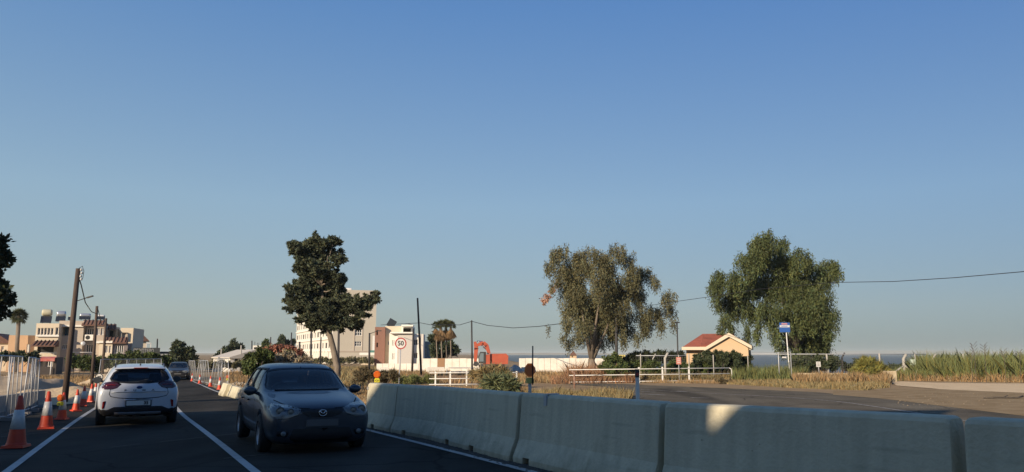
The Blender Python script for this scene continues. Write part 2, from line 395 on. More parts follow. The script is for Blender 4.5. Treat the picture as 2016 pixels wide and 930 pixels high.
def marking(pts, wd, m=paint, name='lane_marking', off=0.02):
    pts = [Vector((p[0], p[1], 0)) for p in pts]; A = []; B = []
    # smooth
    for _ in range(2):
        q = [pts[0]]
        for a, c in zip(pts, pts[1:]): q += [a.lerp(c, .25), a.lerp(c, .75)]
        pts = q + [pts[-1]]
    for i, p in enumerate(pts):
        t = (pts[min(i + 1, len(pts) - 1)] - pts[max(0, i - 1)]).normalized(); nn = Vector((-t.y, t.x, 0))
        A.append(p + nn * wd / 2); B.append(p - nn * wd / 2)
    return strip(name, A, B, m, off, max(40, len(pts) * 3), 1)
marking(ext(LL, 14), 0.12); marking(ext(LC, 14), 0.13); marking(ext(LR, 14), 0.13)
# side road behind the barrier
sr_far = [G(*p) for p in [(1050, 748), (1201, 756), (1450, 766), (1612, 773), (1700, 782), (1827, 796), (2016, 818), (2300, 850)]]
sr_near = [G(*p) for p in [(1055, 753), (1190, 762), (1240, 787), (1290, 815), (1500, 860), (1800, 905), (2200, 960), (2600, 1010)]]
strip('side_road', sr_near, sr_far, asphalt_old, 0.012, 60, 10)
marking([G(*p) for p in [(1215, 765), (1410, 776), (1450, 778), (1630, 788), (1790, 812), (1990, 845)]], 0.12, paint_old)
for q in ([(1250, 776), (1310, 779)], [(1262, 772), (1290, 773)], [(1360, 784), (1395, 785)], [(1330, 771), (1350, 772)]):
    marking([G(*q[0]), G(*q[1])], 0.22, paint_old)
# pale shoulder, dirt track and beach-coloured path on the right
strip('road_shoulder', sr_far, [G(*p) for p in [(1050, 744), (1201, 751), (1440, 758), (1612, 765), (1720, 771), (1850, 782), (2030, 802), (2300, 830)]], mat('shoulder grit', (0.26, 0.185, 0.105), 0.95, (0.35, 0.26, 0.155), 1.5, 9, .6, 12, world=True, spec=.12), 0.01, 50, 3)
strip('dirt_area', [G(*p) for p in [(1640, 770), (1740, 765), (1850, 767), (2030, 769), (2350, 776)]], [G(*p) for p in [(1640, 778), (1740, 786), (1850, 800), (2030, 822), (2350, 860)]], mat('tan dirt', (0.235, 0.165, 0.085), 0.95, (0.33, 0.245, 0.14), 1.2, 9, .6, 8, world=True, spec=.12), 0.016, 50, 8)
strip('dirt_track', [G(*p) for p in [(1752, 751), (1850, 754.5), (2016, 756), (2300, 759)]], [G(*p) for p in [(1765, 760), (1860, 768), (2016, 775), (2300, 786)]], sand, 0.022, 40, 5)
def wear(m, tyre):
    "larger patches, darker repairs, fine cracks"
    n = m.node_tree.nodes; L = m.node_tree.links; b = n['Principled BSDF']; old = b.inputs['Base Color'].links[0].from_socket
    g = n.new('ShaderNodeNewGeometry'); nz = n.new('ShaderNodeTexNoise'); nz.inputs['Scale'].default_value = .28; nz.inputs['Detail'].default_value = 5; nz.inputs['Distortion'].default_value = 1.2
    mp = n.new('ShaderNodeMapping'); mp.inputs['Rotation'].default_value = (0, 0, R(-28)); mp.inputs['Scale'].default_value = (1, .25, 1); L.new(g.outputs['Position'], mp.inputs[0]); L.new(mp.outputs[0], nz.inputs[0])
    mr = n.new('ShaderNodeMapRange'); mr.inputs[1].default_value = .35; mr.inputs[2].default_value = .65; mr.inputs[3].default_value = .62; mr.inputs[4].default_value = 1.5; L.new(nz.outputs['Fac'], mr.inputs[0])
    vo = n.new('ShaderNodeTexVoronoi'); vo.feature = 'DISTANCE_TO_EDGE'; vo.inputs['Scale'].default_value = .42; n2 = n.new('ShaderNodeTexNoise'); n2.inputs['Scale'].default_value = 1.5; n2.inputs['Detail'].default_value = 6
    L.new(g.outputs['Position'], n2.inputs[0]); av = n.new('ShaderNodeMix'); av.data_type = 'RGBA'; av.inputs[0].default_value = .25; L.new(g.outputs['Position'], av.inputs[6]); L.new(n2.outputs['Color'], av.inputs[7]); L.new(av.outputs[2], vo.inputs['Vector'])
    m2 = n.new('ShaderNodeMapRange'); m2.inputs[1].default_value = .002; m2.inputs[2].default_value = .012; m2.inputs[3].default_value = .45; m2.inputs[4].default_value = 1; L.new(vo.outputs['Distance'], m2.inputs[0])
    mm = n.new('ShaderNodeMath'); mm.operation = 'MULTIPLY'; L.new(mr.outputs[0], mm.inputs[0]); L.new(m2.outputs[0], mm.inputs[1])
    sc = n.new('ShaderNodeVectorMath'); sc.operation = 'SCALE'; L.new(old, sc.inputs[0]); L.new(mm.outputs[0], sc.inputs['Scale']); L.new(sc.outputs[0], b.inputs['Base Color'])
wear(asphalt, 1); wear(asphalt_old, 1)
# sunlight slivers across the lanes, put in as paler strips
for q in ([(218, 883), (275, 876)], [(315, 872), (470, 855)], [(0, 862), (95, 853)], [(360, 772), (378, 771)], [(440, 905), (560, 893)]):
    marking([G(*q[0]), G(*q[1])], 0.05, mat('painted sun sliver', (.075, .07, .06), .8, (.035, .033, .03), 3, 6, world=True, lo=.4, hi=.6), 'sun_sliver', .019)
# kerb of the left pavement and pale sandy works strip
strip('pavement', ext([G(*p) for p in [(-400, 900), (-100, 822), (0, 796), (60, 785), (160, 777), (260, 752), (300, 744)]]), ext([G(*p) for p in [(-300, 930), (-8, 829), (70, 804), (145, 791), (232, 766), (284, 748), (307, 741)]]), pave, 0.03, 60, 4)
def mound(name, pxs, Y, depth, hs, m, seed=1, **kw):
    "heap running along picture columns pxs at depth Y"
    rg = random.Random(seed); x0, x1 = GY(pxs[0], Y).x, GY(pxs[1], Y).x; nx_, ny_ = 44, 16; vs = []
    for j in range(ny_ + 1):
        for i in range(nx_ + 1):
            u, v = i / nx_, j / ny_; x = x0 + (x1 - x0) * u; y = Y - depth / 2 + depth * v
            t = u * (len(hs) - 1); a = int(min(t, len(hs) - 2)); hh = hs[a] + (hs[a + 1] - hs[a]) * (t - a)
            e = math.sin(math.pi * v) ** 0.8 * min(1, min(u, 1 - u) * 8)
            z = hh * e * (1 + .13 * math.sin(x * 2.3 + y * 1.9) + .10 * math.sin(x * 5.1 - y * 3.7) + rg.uniform(-.04, .04))
            vs.append((x, y, height(x, y) - 0.05 + max(0, z)))
    mb = MB(); mb.add(vs, [(j * (nx_ + 1) + i, j * (nx_ + 1) + i + 1, (j + 1) * (nx_ + 1) + i + 1, (j + 1) * (nx_ + 1) + i) for j in range(ny_) for i in range(nx_)], True)
    return mb.build(name, m, kind='structure', **kw)
mound('sand_bank', (55, 205), 33, 6, [.35, .6, .62, .5, .35], sand, 2)
mound('sand_bank', (-60, 130), 45, 8, [1.0, 1.0, .95, .8, .6], mat('earth heap', (0.34, 0.27, 0.19), .95, (0.46, 0.37, .26), .8, 9, .8, 5, world=True, spec=.12), 5)
mound('sand_bank', (180, 330), 58, 6, [.5, .7, .6, .5, .3], sand, 8)
mound('earth_bank', (735, 1000), 62, 9, [.35, .5, .45, .5, .35, .2], mat('red earth', (0.20, 0.125, 0.07), .95, (0.29, 0.19, 0.11), .8, 9, .8, 5, world=True, spec=.12), 4)
# far land across the water, one thin blue line of hills
def hills(name, Y, pts, m, th=60):
    mb = MB(); n = len(pts); top = [P(px, py, Y) for px, py in pts]; vs = [(p.x, Y, -8) for p in top] + [tuple(p) for p in top] + [(p.x * 1.04, Y * 1.04, p.z * .9) for p in top] + [(p.x * 1.06, Y * 1.06, -8) for p in top]
    mb.add(vs, [(r * n + i, r * n + i + 1, (r + 1) * n + i + 1, (r + 1) * n + i) for r in range(3) for i in range(n - 1)], True)
    return mb.build(name, m, kind='structure')
rg = random.Random(4)
hm = mat('far scrub', (0.15, 0.14, 0.13), .95, (0.21, 0.19, 0.165), .004, 6, world=True)
def ridge(x0, x1, y, amp, st=24):
    x = x0; o = []
    while x <= x1: o.append((x, y + amp * (math.sin(x * .011) + .6 * math.sin(x * .031 + 1) + rg.uniform(-.3, .3)))); x += st
    return o
hills('hills', 2600, ridge(-500, 620, 696.0, 1.0), hm)
hills('hills', 3600, ridge(600, 1420, 695.5, .8), hm)
hills('hills', 6500, [(x, 692.5 - 2.4 * math.exp(-((x - 1790) / 150) ** 2) + 1.3 * sstep((1620 - x) / 300) + (0.4 * math.sin(x * .05))) for x in range(1400, 2600, 22)], hm)

# evening air: one even, thin volume round everything
hz = bpy.data.materials.new('evening air'); hz.use_nodes = True; hn = hz.node_tree.nodes; hl_ = hz.node_tree.links; hn.clear()
ho = hn.new('ShaderNodeOutputMaterial'); hv = hn.new('ShaderNodeVolumePrincipled'); hv.inputs['Color'].default_value = (.82, .90, .88, 1); hv.inputs['Density'].default_value = 0.00018; hv.inputs['Anisotropy'].default_value = 0.0
hl_.new(hv.outputs[0], ho.inputs['Volume'])
MB().box((0, 6000, 8.5), (24000, 26000, 37)).build('haze', hz, kind='stuff')
# ================================================================ barriers
def barrier_mesh(L, h=0.9, s=1.0, notches=(0.3, 0.68), seed=1):
    rg = random.Random(seed)
    prof = [(.30, 0), (.30, .09), (.185, .36), (.125, h - .05), (.105, h - .015), (.075, h)]
    xs_ = [0, .02, .05]; ntc = []
    for f in notches:
        x = L * f; ntc.append((x, x + .2)); xs_ += [x - .005, x, x + .1, x + .2, x + .205]
    k = .35
    while k < L - .2: xs_.append(k); k += .35
    xs_ = sorted(xs_ + [L - .05, L - .02, L]); st = []
    for x in xs_:
        e = 1.0; dz = 0
        if x < .03 or x > L - .03: e = .93 if (x == 0 or x == L) else .975; dz = .02 if (x == 0 or x == L) else .006
        inn = any(a - 1e-6 <= x <= b_ + 1e-6 for a, b_ in ntc)
        row = []
        for (w_, z) in prof:
            if inn and z < .1: z = .11; w_ = .288
            row.append((w_ * e * s + rg.uniform(-.003, .003), (z * s if z < h - .06 else z - dz)))
        st.append((x, [(-w_, z) for w_, z in row] + [(w_, z) for w_, z in row[::-1]]))
    n = len(prof) * 2; mb = MB(); vs = [(x, y, z) for x, r in st for y, z in r]
    fs = [(i * n + k, (i + 1) * n + k, (i + 1) * n + (k + 1) % n, i * n + (k + 1) % n) for i in range(len(st) - 1) for k in range(n)]
    fs += [tuple(range(n)), tuple((len(st) - 1) * n + k for k in range(n))[::-1]]
    mb.add(vs, fs); return mb
HB = 1.05
pit_m = mat('pitted concrete', (.27, .24, .165), .95)
jt = [(737, 753.5), (795, 757), (880, 761.5), (1041, 773), (1312, 790.5), (1880, 817.5)]
JP = [G(px, py, HB) for px, py in jt]
d_ = (JP[-1] - JP[-2]); d_.z = 0; d_.normalize()
d2 = Matrix.Rotation(-0.07, 3, 'Z') @ d_
JP += [JP[-1] + d2 * 2.9, JP[-1] + d2 * 5.8]
for i, p in enumerate(JP): print('BAR', i, [round(q, 2) for q in p], round((JP[min(i + 1, len(JP) - 1)] - p).length, 2))
blabs = ['short concrete barrier at the far left end of the row, under the yellow box lamp', 'concrete barrier unit second from the far end of the row, beside the parked-looking dark car',
         'concrete barrier unit just left of the big orange disc lamp', 'concrete barrier unit with a metal bracket on top, right of the orange disc lamp',
         'long concrete barrier unit with the sunlit patch on its face', 'concrete barrier unit cut off by the right edge of the photo', 'concrete barrier unit beyond the right edge of the photo, nearest the camera']
blabs[1] = 'concrete barrier unit second from the far end of the row, beside the oncoming dark car'
for i in range(len(JP) - 1):
    A, B = JP[i].copy(), JP[i + 1].copy(); d = B - A; L = d.length; gap = [.03, .035, .045, .10, .13, .05, .05][i]; g0 = [.0, .03, .035, .045, .10, .13, .05][i]
    nrm = Vector((d.y, -d.x, 0)).normalized()     # to the road side
    A = A + nrm * .08; B = B + nrm * .08; L2 = (B - A).length
    o = barrier_mesh(L2 - gap / 2 - g0 / 2, HB, 1.0, [(.4,), (.3,), (.22, .55), (.1, .6), (.3, .62), (.3, .7), (.3, .7)][i], i).build('concrete_barrier', concrete, label=blabs[i], cat='barrier', group='concrete barrier units between the two roads')
    rz = math.atan2(B.y - A.y, B.x - A.x); tz = -math.atan2(height(B.x, B.y) - height(A.x, A.y), (B - A).length)
    o.rotation_euler = (0, tz, rz + [0, .004, -.01, .012, -.004, .01, 0][i]); u = (B - A).normalized(); q = A + u * (g0 / 2 + .13)
    o.location = (q.x, q.y, height(q.x, q.y))
    rgq = random.Random(40 + i)
    for q_ in range(4):
        x_ = rgq.uniform(.1, L2 - .2); z_ = rgq.uniform(.4, HB - .12); y_ = -(.125 + (.185 - .125) * (HB - .05 - z_) / (HB - .05 - .36)); a_ = rgq.uniform(.003, .007); MB().lathe([(0, .003), (a_, .003), (a_ * 1.1, -.003)], c=(x_, y_ - .0015, z_), n=7, M=Matrix.Rotation(R(90), 3, 'X') @ Matrix.Diagonal((1, rgq.uniform(.5, 1.6), 1))).build('chip', pit_m, o)
    if i == 3:
        m_ = MB(); m_.box((.80, -.135, HB - .085), (.075, .035, .15)); m_.box((.80, -.03, HB + .008), (.075, .22, .014)); m_.build('bracket', mat('galvanised', (.42, .43, .44), .55, metal=.3), o, label='grey metal bracket hooked over the barrier top')
    if i == 0:
        m_ = MB(); m_.tube([(.07 + .035 * math.cos(a * .5236), -.15, HB - .13 + .035 * math.sin(a * .5236)) for a in range(13)], .008, 6); m_.build('lifting_ring', mat('galvanised', (.42, .43, .44), .55, metal=.3), o)
BASE_ROT = math.atan2(JP[4].y - JP[3].y, JP[4].x - JP[3].x)
# rubble and grit along the barrier foot
rgb = random.Random(3); gm = MB()
for i in range(len(JP) - 1):
    A, B = JP[i], JP[i + 1]; d = B - A; nrm = Vector((d.y, -d.x, 0)).normalized()
    for _ in range(int(d.length * 60)):
        p = A.lerp(B, rgb.random()) + nrm * (.40 + rgb.random() ** 2 * .28); r = rgb.uniform(.004, .018)
        gm.box((p.x, p.y, height(p.x, p.y) + .014 + r * .4), (r * 2, r * 1.5, r), rgb.random() * 3)
gm.build('grit', mat('grit', (.08, .075, .065), .95, (.14, .13, .11), 8), kind='stuff')
# dusty strip between the edge line and the barriers
strip('dust_strip', [p + Vector(((JP[1] - JP[0]).y, -(JP[1] - JP[0]).x, 0)).normalized() * .72 for p in JP], [p + Vector(((JP[1] - JP[0]).y, -(JP[1] - JP[0]).x, 0)).normalized() * -.5 for p in JP], mat('road dust', (.035, .034, .031), .95, (.06, .057, .05), 2, 9, .4, 30, world=True), .017, 60, 3)

galv = mat('galvanised', (.27, .26, .23), .65, (.21, .20, .17), 4, metal=.2)
white_p = mat('white paint', (.72, .71, .67), .6, (.58, .56, .51), 5, 8, .1, 30)
black_p = mat('black plastic', (.018, .018, .02), .5)
amber = mat('amber lens', (.62, .13, .015), .22, (.5, .09, .01), 14, 3, .4, 30, spec=.6)
amber_old = mat('faded amber lens', (.95, .36, .10), .5, (.85, .30, .08), 10, 4, .2, 30)
yellow = mat('yellow plastic', (.68, .60, .03), .45)
dark_ink = mat('dark ink', (.03, .03, .035), .6)
def translucent(name, c):
    m = bpy.data.materials.new(name); m.use_nodes = True; n = m.node_tree.nodes; L = m.node_tree.links; n.clear(); o = n.new('ShaderNodeOutputMaterial'); d = n.new('ShaderNodeBsdfDiffuse'); t = n.new('ShaderNodeBsdfTranslucent'); x = n.new('ShaderNodeMixShader'); tp = n.new('ShaderNodeBsdfTransparent'); x2 = n.new('ShaderNodeMixShader')
    tx = n.new('ShaderNodeTexNoise'); tx.inputs['Scale'].default_value = 12; rp = n.new('ShaderNodeValToRGB'); rp.color_ramp.elements[0].color = (*[v * .8 for v in c], 1); rp.color_ramp.elements[1].color = (*c, 1); L.new(tx.outputs['Fac'], rp.inputs[0])
    for k in (d, t, tp): L.new(rp.outputs[0], k.inputs[0])
    x.inputs[0].default_value = .5; L.new(d.outputs[0], x.inputs[1]); L.new(t.outputs[0], x.inputs[2]); x2.inputs[0].default_value = .35; L.new(x.outputs[0], x2.inputs[1]); L.new(tp.outputs[0], x2.inputs[2]); L.new(x2.outputs[0], o.inputs[0]); return m
amber_old = translucent('faded translucent amber', (1.0, .55, .24))
def lamp(loc, rz, s, label, post=0.0, lens=amber, box=yellow, group='amber warning lamps along the works', tall=1.0, mk=True):
    t = thing('warning_lamp', label, 'warning lamp', loc, rz, group)
    if post:
        MB().box((0, 0, post / 2), (.06 * s, .05 * s, post)).build('post', galv, t)
    z = post
    b = MB().box((0, 0, z + .05 * s), (.15 * s, .10 * s, .10 * s)); b.box((0, 0, z + .105 * s), (.12 * s, .07 * s, .02 * s)); bx = b.build('battery_box', box, t)
    if mk:
        stand_text('marking', 'CU', .075 * s, dark_ink, (0, -.052 * s, z + .05 * s), 0, bx, .002)
    poly = [(r * s * math.cos(a), z + .115 * s + .115 * s * tall + r * s * math.sin(a) * tall) for a in [R(22.5 + 45 * k) for k in range(8)] for r in (.105,)]
    l = MB(); l.prism(poly, -.045 * s, .045 * s); p2 = [(x * .8, z + .23 * s + (zz - z - .23 * s) * .8) for x, zz in poly]; 
    cz = z + .115 * s + .115 * s * tall
    p2 = [(x * .82, cz + (zz - cz) * .82) for x, zz in poly]; l.prism(p2, -.055 * s, .055 * s)
    l.build('lens', lens, t)
    rim = MB().tube([(x * 1.03, 0, cz + (zz - cz) * 1.03) for x, zz in poly + poly[:1]], .007 * s, 6, False); rim.build('rim', lens, t)
    return t
p = JP[3] + Vector((0, 0, 0)); 
lp = G(1050, 772.5, HB)
lamp((lp.x - .055, lp.y + .05, height(lp.x, lp.y) + HB - .01), 0.15, .80, 'large dull orange disc lamp on the joint of two concrete barriers', .15, amber_old, mat('stained yellow', (.5, .42, .12), .6), tall=1.3, mk=False)
MB().tube([(0, 0, 0), (.004, 0, .62)], .0105, 8).build('marker_rod', black_p, label='thin black upright rod beside the orange disc lamp on the barrier', cat='rod', loc=(lp.x - .01, lp.y + .0, height(lp.x, lp.y) + HB + .12))
lp = G(744, 753, HB); lamp((lp.x - .03, lp.y + .04, height(lp.x, lp.y) + HB), .1, .85, 'amber lamp on yellow battery box at the far left end of the concrete barrier row')
# delineator post behind the barrier
q = G(1256, 800, .75); q = Vector((q.x * 1.12, q.y * 1.12, 0)); q.z = height(q.x, q.y)
top = P(1255, 727, q.y); hp = top.z - q.z
t = thing('delineator_post', 'white plastic delineator post with black cap behind the concrete barrier', 'post', q)
MB().box((0, 0, (hp - .16) / 2), (.075, .05, hp - .16), taper=.9).build('shaft', white_p, t)
MB().box((0, 0, hp - .08), (.082, .055, .16)).build('cap', black_p, t); MB().box((-.0, -.029, hp - .10), (.045, .006, .05)).build('reflector', mat('red reflector', (.35, .03, .03), .3), t)
# ================================================================ traffic cones
orange_c = mat('cone orange', (.62, .065, .022), .5, (.50, .05, .02), 6, 6, .1, 30)
sleeve = mat('cone sleeve', (.66, .65, .62), .35, (.5, .49, .46), 7, 6, .1, 30)
red_c = mat('cone red', (.52, .035, .022), .5, (.42, .03, .02), 6, 6, .1, 30)
def cone_proto(m, h=.75):
    t = thing('traffic_cone', 'x', 'traffic cone'); rr = lambda z: .135 * (1 - z / h) + .030 * z / h
    b = MB(); b.box((0, 0, .018), (.30, .30, .036), taper=.94); b.lathe([(rr(.0), .03), (rr(.05) + .008, .05), (rr(.07), .07)], n=20); b.build('base', m, t)
    b = MB(); b.lathe([(rr(.03), .03), (rr(.27), .27), (rr(.275), .275), (rr(h * .78), h * .78), (rr(h - .01), h - .01), (.012, h), (.0, h)], n=24); b.build('cone_body', m, t)
    MB().lathe([(rr(.26) - .002, .262), (rr(.26) + .004, .264), (rr(h * .72) + .004, h * .72), (rr(h * .72) - .002, h * .72 + .002)], n=24).build('reflective_sleeve', sleeve, t)
    return t
cp = cone_proto(orange_c); cones = [
    ((31, 884), 1.1, .2, 'nearest traffic cone at the lower left edge, standing in shade'), ((90, 846), 1.02, .5, 'second traffic cone from the left, catching sun on its sleeve'),
    ((121, 828), .86, .1, 'traffic cone with an amber lamp and yellow battery box hung on it'), ((149, 811), .82, .9, 'fourth traffic cone on the left, just right of the cone with the lamp'),
    ((163.5, 801), .86, .3, 'fifth traffic cone on the left, slightly taller looking, with bright sleeve'), ((178, 793), .85, .0, 'sixth traffic cone on the left, beside the mirror of the white car'),
    ((187, 787), .84, .4, 'last traffic cone on the left, partly behind the mirror of the white car'),
    ((378, 751), .72, .2, 'smallest traffic cone at the far end of the right mesh fence'), ((393, 756), .78, .7, 'second traffic cone in front of the right mesh fence, counting from the far end'),
    ((414, 761.5), .82, .4, 'third traffic cone in front of the right mesh fence, counting from the far end'), ((432, 767.5), .86, .1, 'traffic cone standing against the end of the cream concrete block right of the road')]
for i, (pp, s, rz, lab) in enumerate(cones):
    g = G(*pp); o = cp if i == 0 else dup(cp)
    o.location = (g.x, g.y, height(g.x, g.y) + (.03 if i < 7 else .012)); o.rotation_euler = (R([0, 1.5, -1, 2, 0, -2, 1, 2, -3, 1, 2][i]), 0, rz); o['label'] = lab; s *= 1.15
    k = abs(i)
    o['group'] = 'traffic cones on the left' if i < 7 else 'traffic cones on the right'; o.scale = (s, s, s)
g = G(121, 828); lamp((g.x, g.y - .13, height(g.x, g.y) + .42), -.3, .9, 'amber lamp with yellow battery box hung on the third traffic cone on the left')
g = G(190, 787); 
# ================================================================ concrete blocks on the right of the road, far
def far_barrier():
    A = G(447, 781); B = G(520, 800); A.z = height(A.x, A.y)
    d = (B - A); d.z = 0
    t = barrier_mesh(3.2, .52, .85, (.4,), 21).build('concrete_barrier', concrete, label='low cream concrete block at the road edge behind the oncoming hatchback', cat='barrier')
    t.location = A + Vector((0.1, 0.3, 0)); t.rotation_euler = (0, 0, math.atan2(d.y, d.x)); return A, B
A, B = far_barrier()
o = barrier_mesh(1.6, .60, .95, (.5,), 22).build('concrete_barrier', concrete, label='cream concrete block seen end-on right of the last right-hand traffic cone', cat='barrier')
g = G(450, 781); o.location = g + Vector((0, .05, 0)); o.rotation_euler = (0, 0, R(118))
rb = MB(); rgb = random.Random(9)
for _ in range(70):
    p = G(rgb.uniform(458, 492), rgb.uniform(764, 771)); r = rgb.uniform(.05, .2); rb.box((p.x, p.y, height(p.x, p.y) + rgb.uniform(.03, .42)), (r, r * .8, r * .5), rgb.random() * 3, M=Matrix.Rotation(rgb.random() * 2, 3, 'X') @ Matrix.Rotation(rgb.random() * 3, 3, 'Z'))
rb.build('rubble', mat('rubble', (.22, .19, .15), .95, (.36, .31, .24), 5, 6), kind='stuff')
lp = G(491, 780); lp.z = height(lp.x, lp.y); lamp(lp, 0, 1.05, 'amber lamp on a post showing left of the oncoming dark car', .42)
lp = G(447, 764); lp.z = height(lp.x, lp.y); lamp(lp, 0, 1.0, 'amber lamp with yellow box at the near end of the right mesh fence', .48)
# ================================================================ mesh fence panels
wire = mat('fence wire', (.20, .20, .19), .7)
def panel_mesh_parts(t, L, h, lean=0.0, nb=5):
    f = MB(); r = .02
    f.tube([(0, 0, 0), (0, 0, h)], r, 8); f.tube([(L, 0, 0), (L, 0, h)], r, 8); f.tube([(0, 0, h), (L, 0, h)], r, 8); f.tube([(0, 0, .12), (L, 0, .12)], r, 8)
    f.build('frame', galv, t)
    for k in range(1, nb):
        MB().tube([(L * k / nb, 0, .12), (L * k / nb, 0, h)], .014, 6).build('bar', galv, t)
    wv = []; 
    m = MB(); k = 0.06
    while k < L: m.box((k, .0, h / 2 + .06), (.0028, .0028, h - .14)); k += .09
    k = .2
    while k < h: m.box((L / 2, .005, k), (L - .04, .0028, .0028)); k += .2
    m.build('wire_mesh', wire, t, kind='stuff')
    for x in (0.02, L - .02): MB().box((x, 0, .05), (.22, .5, .1)).build('foot', concrete_d, t)
concrete_d = mat('fence foot', (.20, .19, .18), .9)
def panel(a, b_, h, label, group, lean=0, nb=5):
    A, B = G(*a), G(*b_); L = (B - A).length; d = B - A
    t = thing('mesh_fence_panel', label, 'fence panel', (A.x, A.y, height(A.x, A.y)), math.atan2(d.y, d.x), group)
    t.rotation_euler = (R(lean), -math.atan2(height(B.x, B.y) - height(A.x, A.y), L), math.atan2(d.y, d.x)); panel_mesh_parts(t, L, h, 0, nb); return t
g1 = 'mesh fence panels by the left pavement'
panel((-110, 846), (9, 829), 1.8, 'mesh fence panel cut by the left edge of the photo', g1, 1); panel((12, 828), (38, 819), 1.8, 'mesh fence panel second from the left edge of the photo', g1, -2, 3)
panel((42, 818), (57, 812), 1.78, 'narrow mesh fence panel third from the left edge of the photo', g1, 2, 2); panel((59, 812), (73, 806), 1.75, 'last mesh fence panel at the right end of the left pavement fence', g1, -2, 2)
g1 = 'mesh fence panels behind the white car'
panel((190, 772), (247, 765), 1.85, 'mesh fence panel showing left of and above the roof of the white car', g1, 3, 2); panel((249, 765), (317, 755), 1.85, 'mesh fence panel showing above the roof of the white car, right one', g1, -3, 4)
g1 = 'leaning mesh fence panels right of the road'
pts = [(374, 747.5), (386, 751), (399, 755), (414, 758.5), (431, 762), (452, 767)]
for i, (a, b_) in enumerate(zip(pts, pts[1:])):
    panel(a, (b_[0] - .6, b_[1]), [1.65, 1.7, 1.75, 1.82, 1.9][i], ['farthest', 'second farthest', 'middle', 'second nearest', 'nearest'][i] + ' panel of the leaning mesh fence right of the road', g1, [6, -5, 8, -6, 5][i], 3)
# low wall at the left pavement
A, B, Cc = G(-140, 838), G(0, 818), G(104, 796)
hw = mat('low wall render', (.27, .26, .24), .9, (.36, .34, .31), 1.5, 9, .3, 20, world=True)
for (a, b_, hh, lab) in ((A, B, .55, 'low grey concrete wall segment at the left photo edge, behind the fence panels'), (B, Cc, .55, 'low grey concrete wall by the pavement behind the left traffic cones')):
    d = b_ - a; L = d.length
    o = MB().box((L / 2 - .01, .38, hh / 2 - .1), (L - .02, .18, hh + .2)).build('low_wall', hw, label=lab, cat='wall'); o.location = (a.x, a.y, height(a.x, a.y)); o.rotation_euler = (0, -math.atan2(height(b_.x, b_.y) - height(a.x, a.y), L), math.atan2(d.y, d.x))
# ================================================================ poles, cables
wood = mat('tarred pole wood', (.055, .038, .03), .85, (.10, .07, .052), 3, 8, .5, 12, stretch=(3, 3, .3))
steel_d = mat('dark steel', (.035, .033, .033), .6)
conc_p = mat('pole concrete', (.36, .34, .30), .85)
def pole(b_, Y, tp, r, label, m=wood, cat='utility pole', name='utility_pole', group='utility poles', r1=None):
    B = XY(b_, Y); T = P(tp[0], tp[1], Y)
    t = thing(name, label, cat, B, 0, group); d = T - B
    MB().tube([(0, 0, -.3), tuple(d)], r, 10, r1=r1 or r * .72).build('shaft', m, t); return t, B, T
tA, bA, tpA = pole(135, 31, (154, 529), .125, 'thick leaning wooden pole with insulators on the left of the road', group='wooden poles on the left')
d = tpA - bA
ins = MB(); 
for k in range(4): ins.lathe([(.0, 0), (.045, .01), (.05, .05), (.03, .07), (.04, .09), (.0, .11)], c=(d.x + .13 + .03 * (k % 2), 0, d.z - .1 - .13 * k), n=10)
ins.build('insulator_stack', mat('porcelain', (.45, .45, .43), .3), tA)
lp_ = MB().tube([(d.x + .02, 0, d.z + .0), (d.x + .16, 0, d.z + .10), (d.x + .24, 0, d.z - .1), (d.x + .22, 0, d.z - .4), (d.x + .1, 0, d.z - .5)], .012, 6); lp_.build('cable_loop', black_p, tA)
a0 = P(151, 593, 31) - bA; a1 = P(171, 586.5, 31) - bA; a2 = P(183, 583, 31) - bA
arm = MB().tube([a0, a1], .018, 6).build('lamp_arm', steel_d, tA); lh = MB().box((a1 + a2) / 2, ((a2 - a1).length, .09, .05), M=Matrix.Rotation(-math.atan2(a2.z - a1.z, a2.x - a1.x), 3, 'Y')); lh.build('lamp_head', steel_d, arm)
tB, bB, tpB = pole(186, 48, (191, 603), .11, 'middle wooden pole in front of the flats, hung with a slack cable', group='wooden poles on the left')
tC, bC, tpC = pole(205, 58, (209, 627), .11, 'shortest of the three dark wooden poles in front of the flats', group='wooden poles on the left')
others = [(310, 120, (310, 667), .13, 'dark pole above the kiosk roof sign on the left', wood), (436, 110, (436, 687), .12, 'short pale pole in front of the far trees on the left', conc_p), (475, 95, (475, 680), .11, 'pale concrete pole beside the long white shed', conc_p),
    (497, 120, (496, 671), .12, 'dark pole behind the flowering hedge, beside the white block house', steel_d), (532, 120, (533, 664), .12, 'dark pole between the two dark trees behind the flowering hedge', steel_d), (573, 120, (574, 655), .12, 'dark pole immediately left of the tall apartment block', steel_d),
    (589, 130, (590, 673), .2, 'shortest dark pole in front of the white side of the apartment block', steel_d), (613, 95, (613, 644), .14, 'dark pole with a lamp bracket before the white side of the apartment block', steel_d), (631, 110, (632, 664), .13, 'dark pole left of the cypress trunk', steel_d),
    (667, 70, (667, 650), .13, 'dark pole right of the cypress trunk, in front of the beige facade', steel_d), (728, 90, (727.5, 656), .14, 'dark pole in front of the white porch of the apartment block', steel_d), (812, 85, (814, 647), .13, 'dark upright pole in front of the grey villa wall', steel_d),
    (831, 70, (822, 587), .11, 'tall leaning wooden pole in front of the villas', wood), (930, 88, (928.5, 631), .12, 'black pole beside the excavator arm carrying the overhead cable', steel_d), (1213, 62, (1213, 618), .14, 'dark pole half hidden under the brownish eucalyptus', steel_d)]
PT = {}
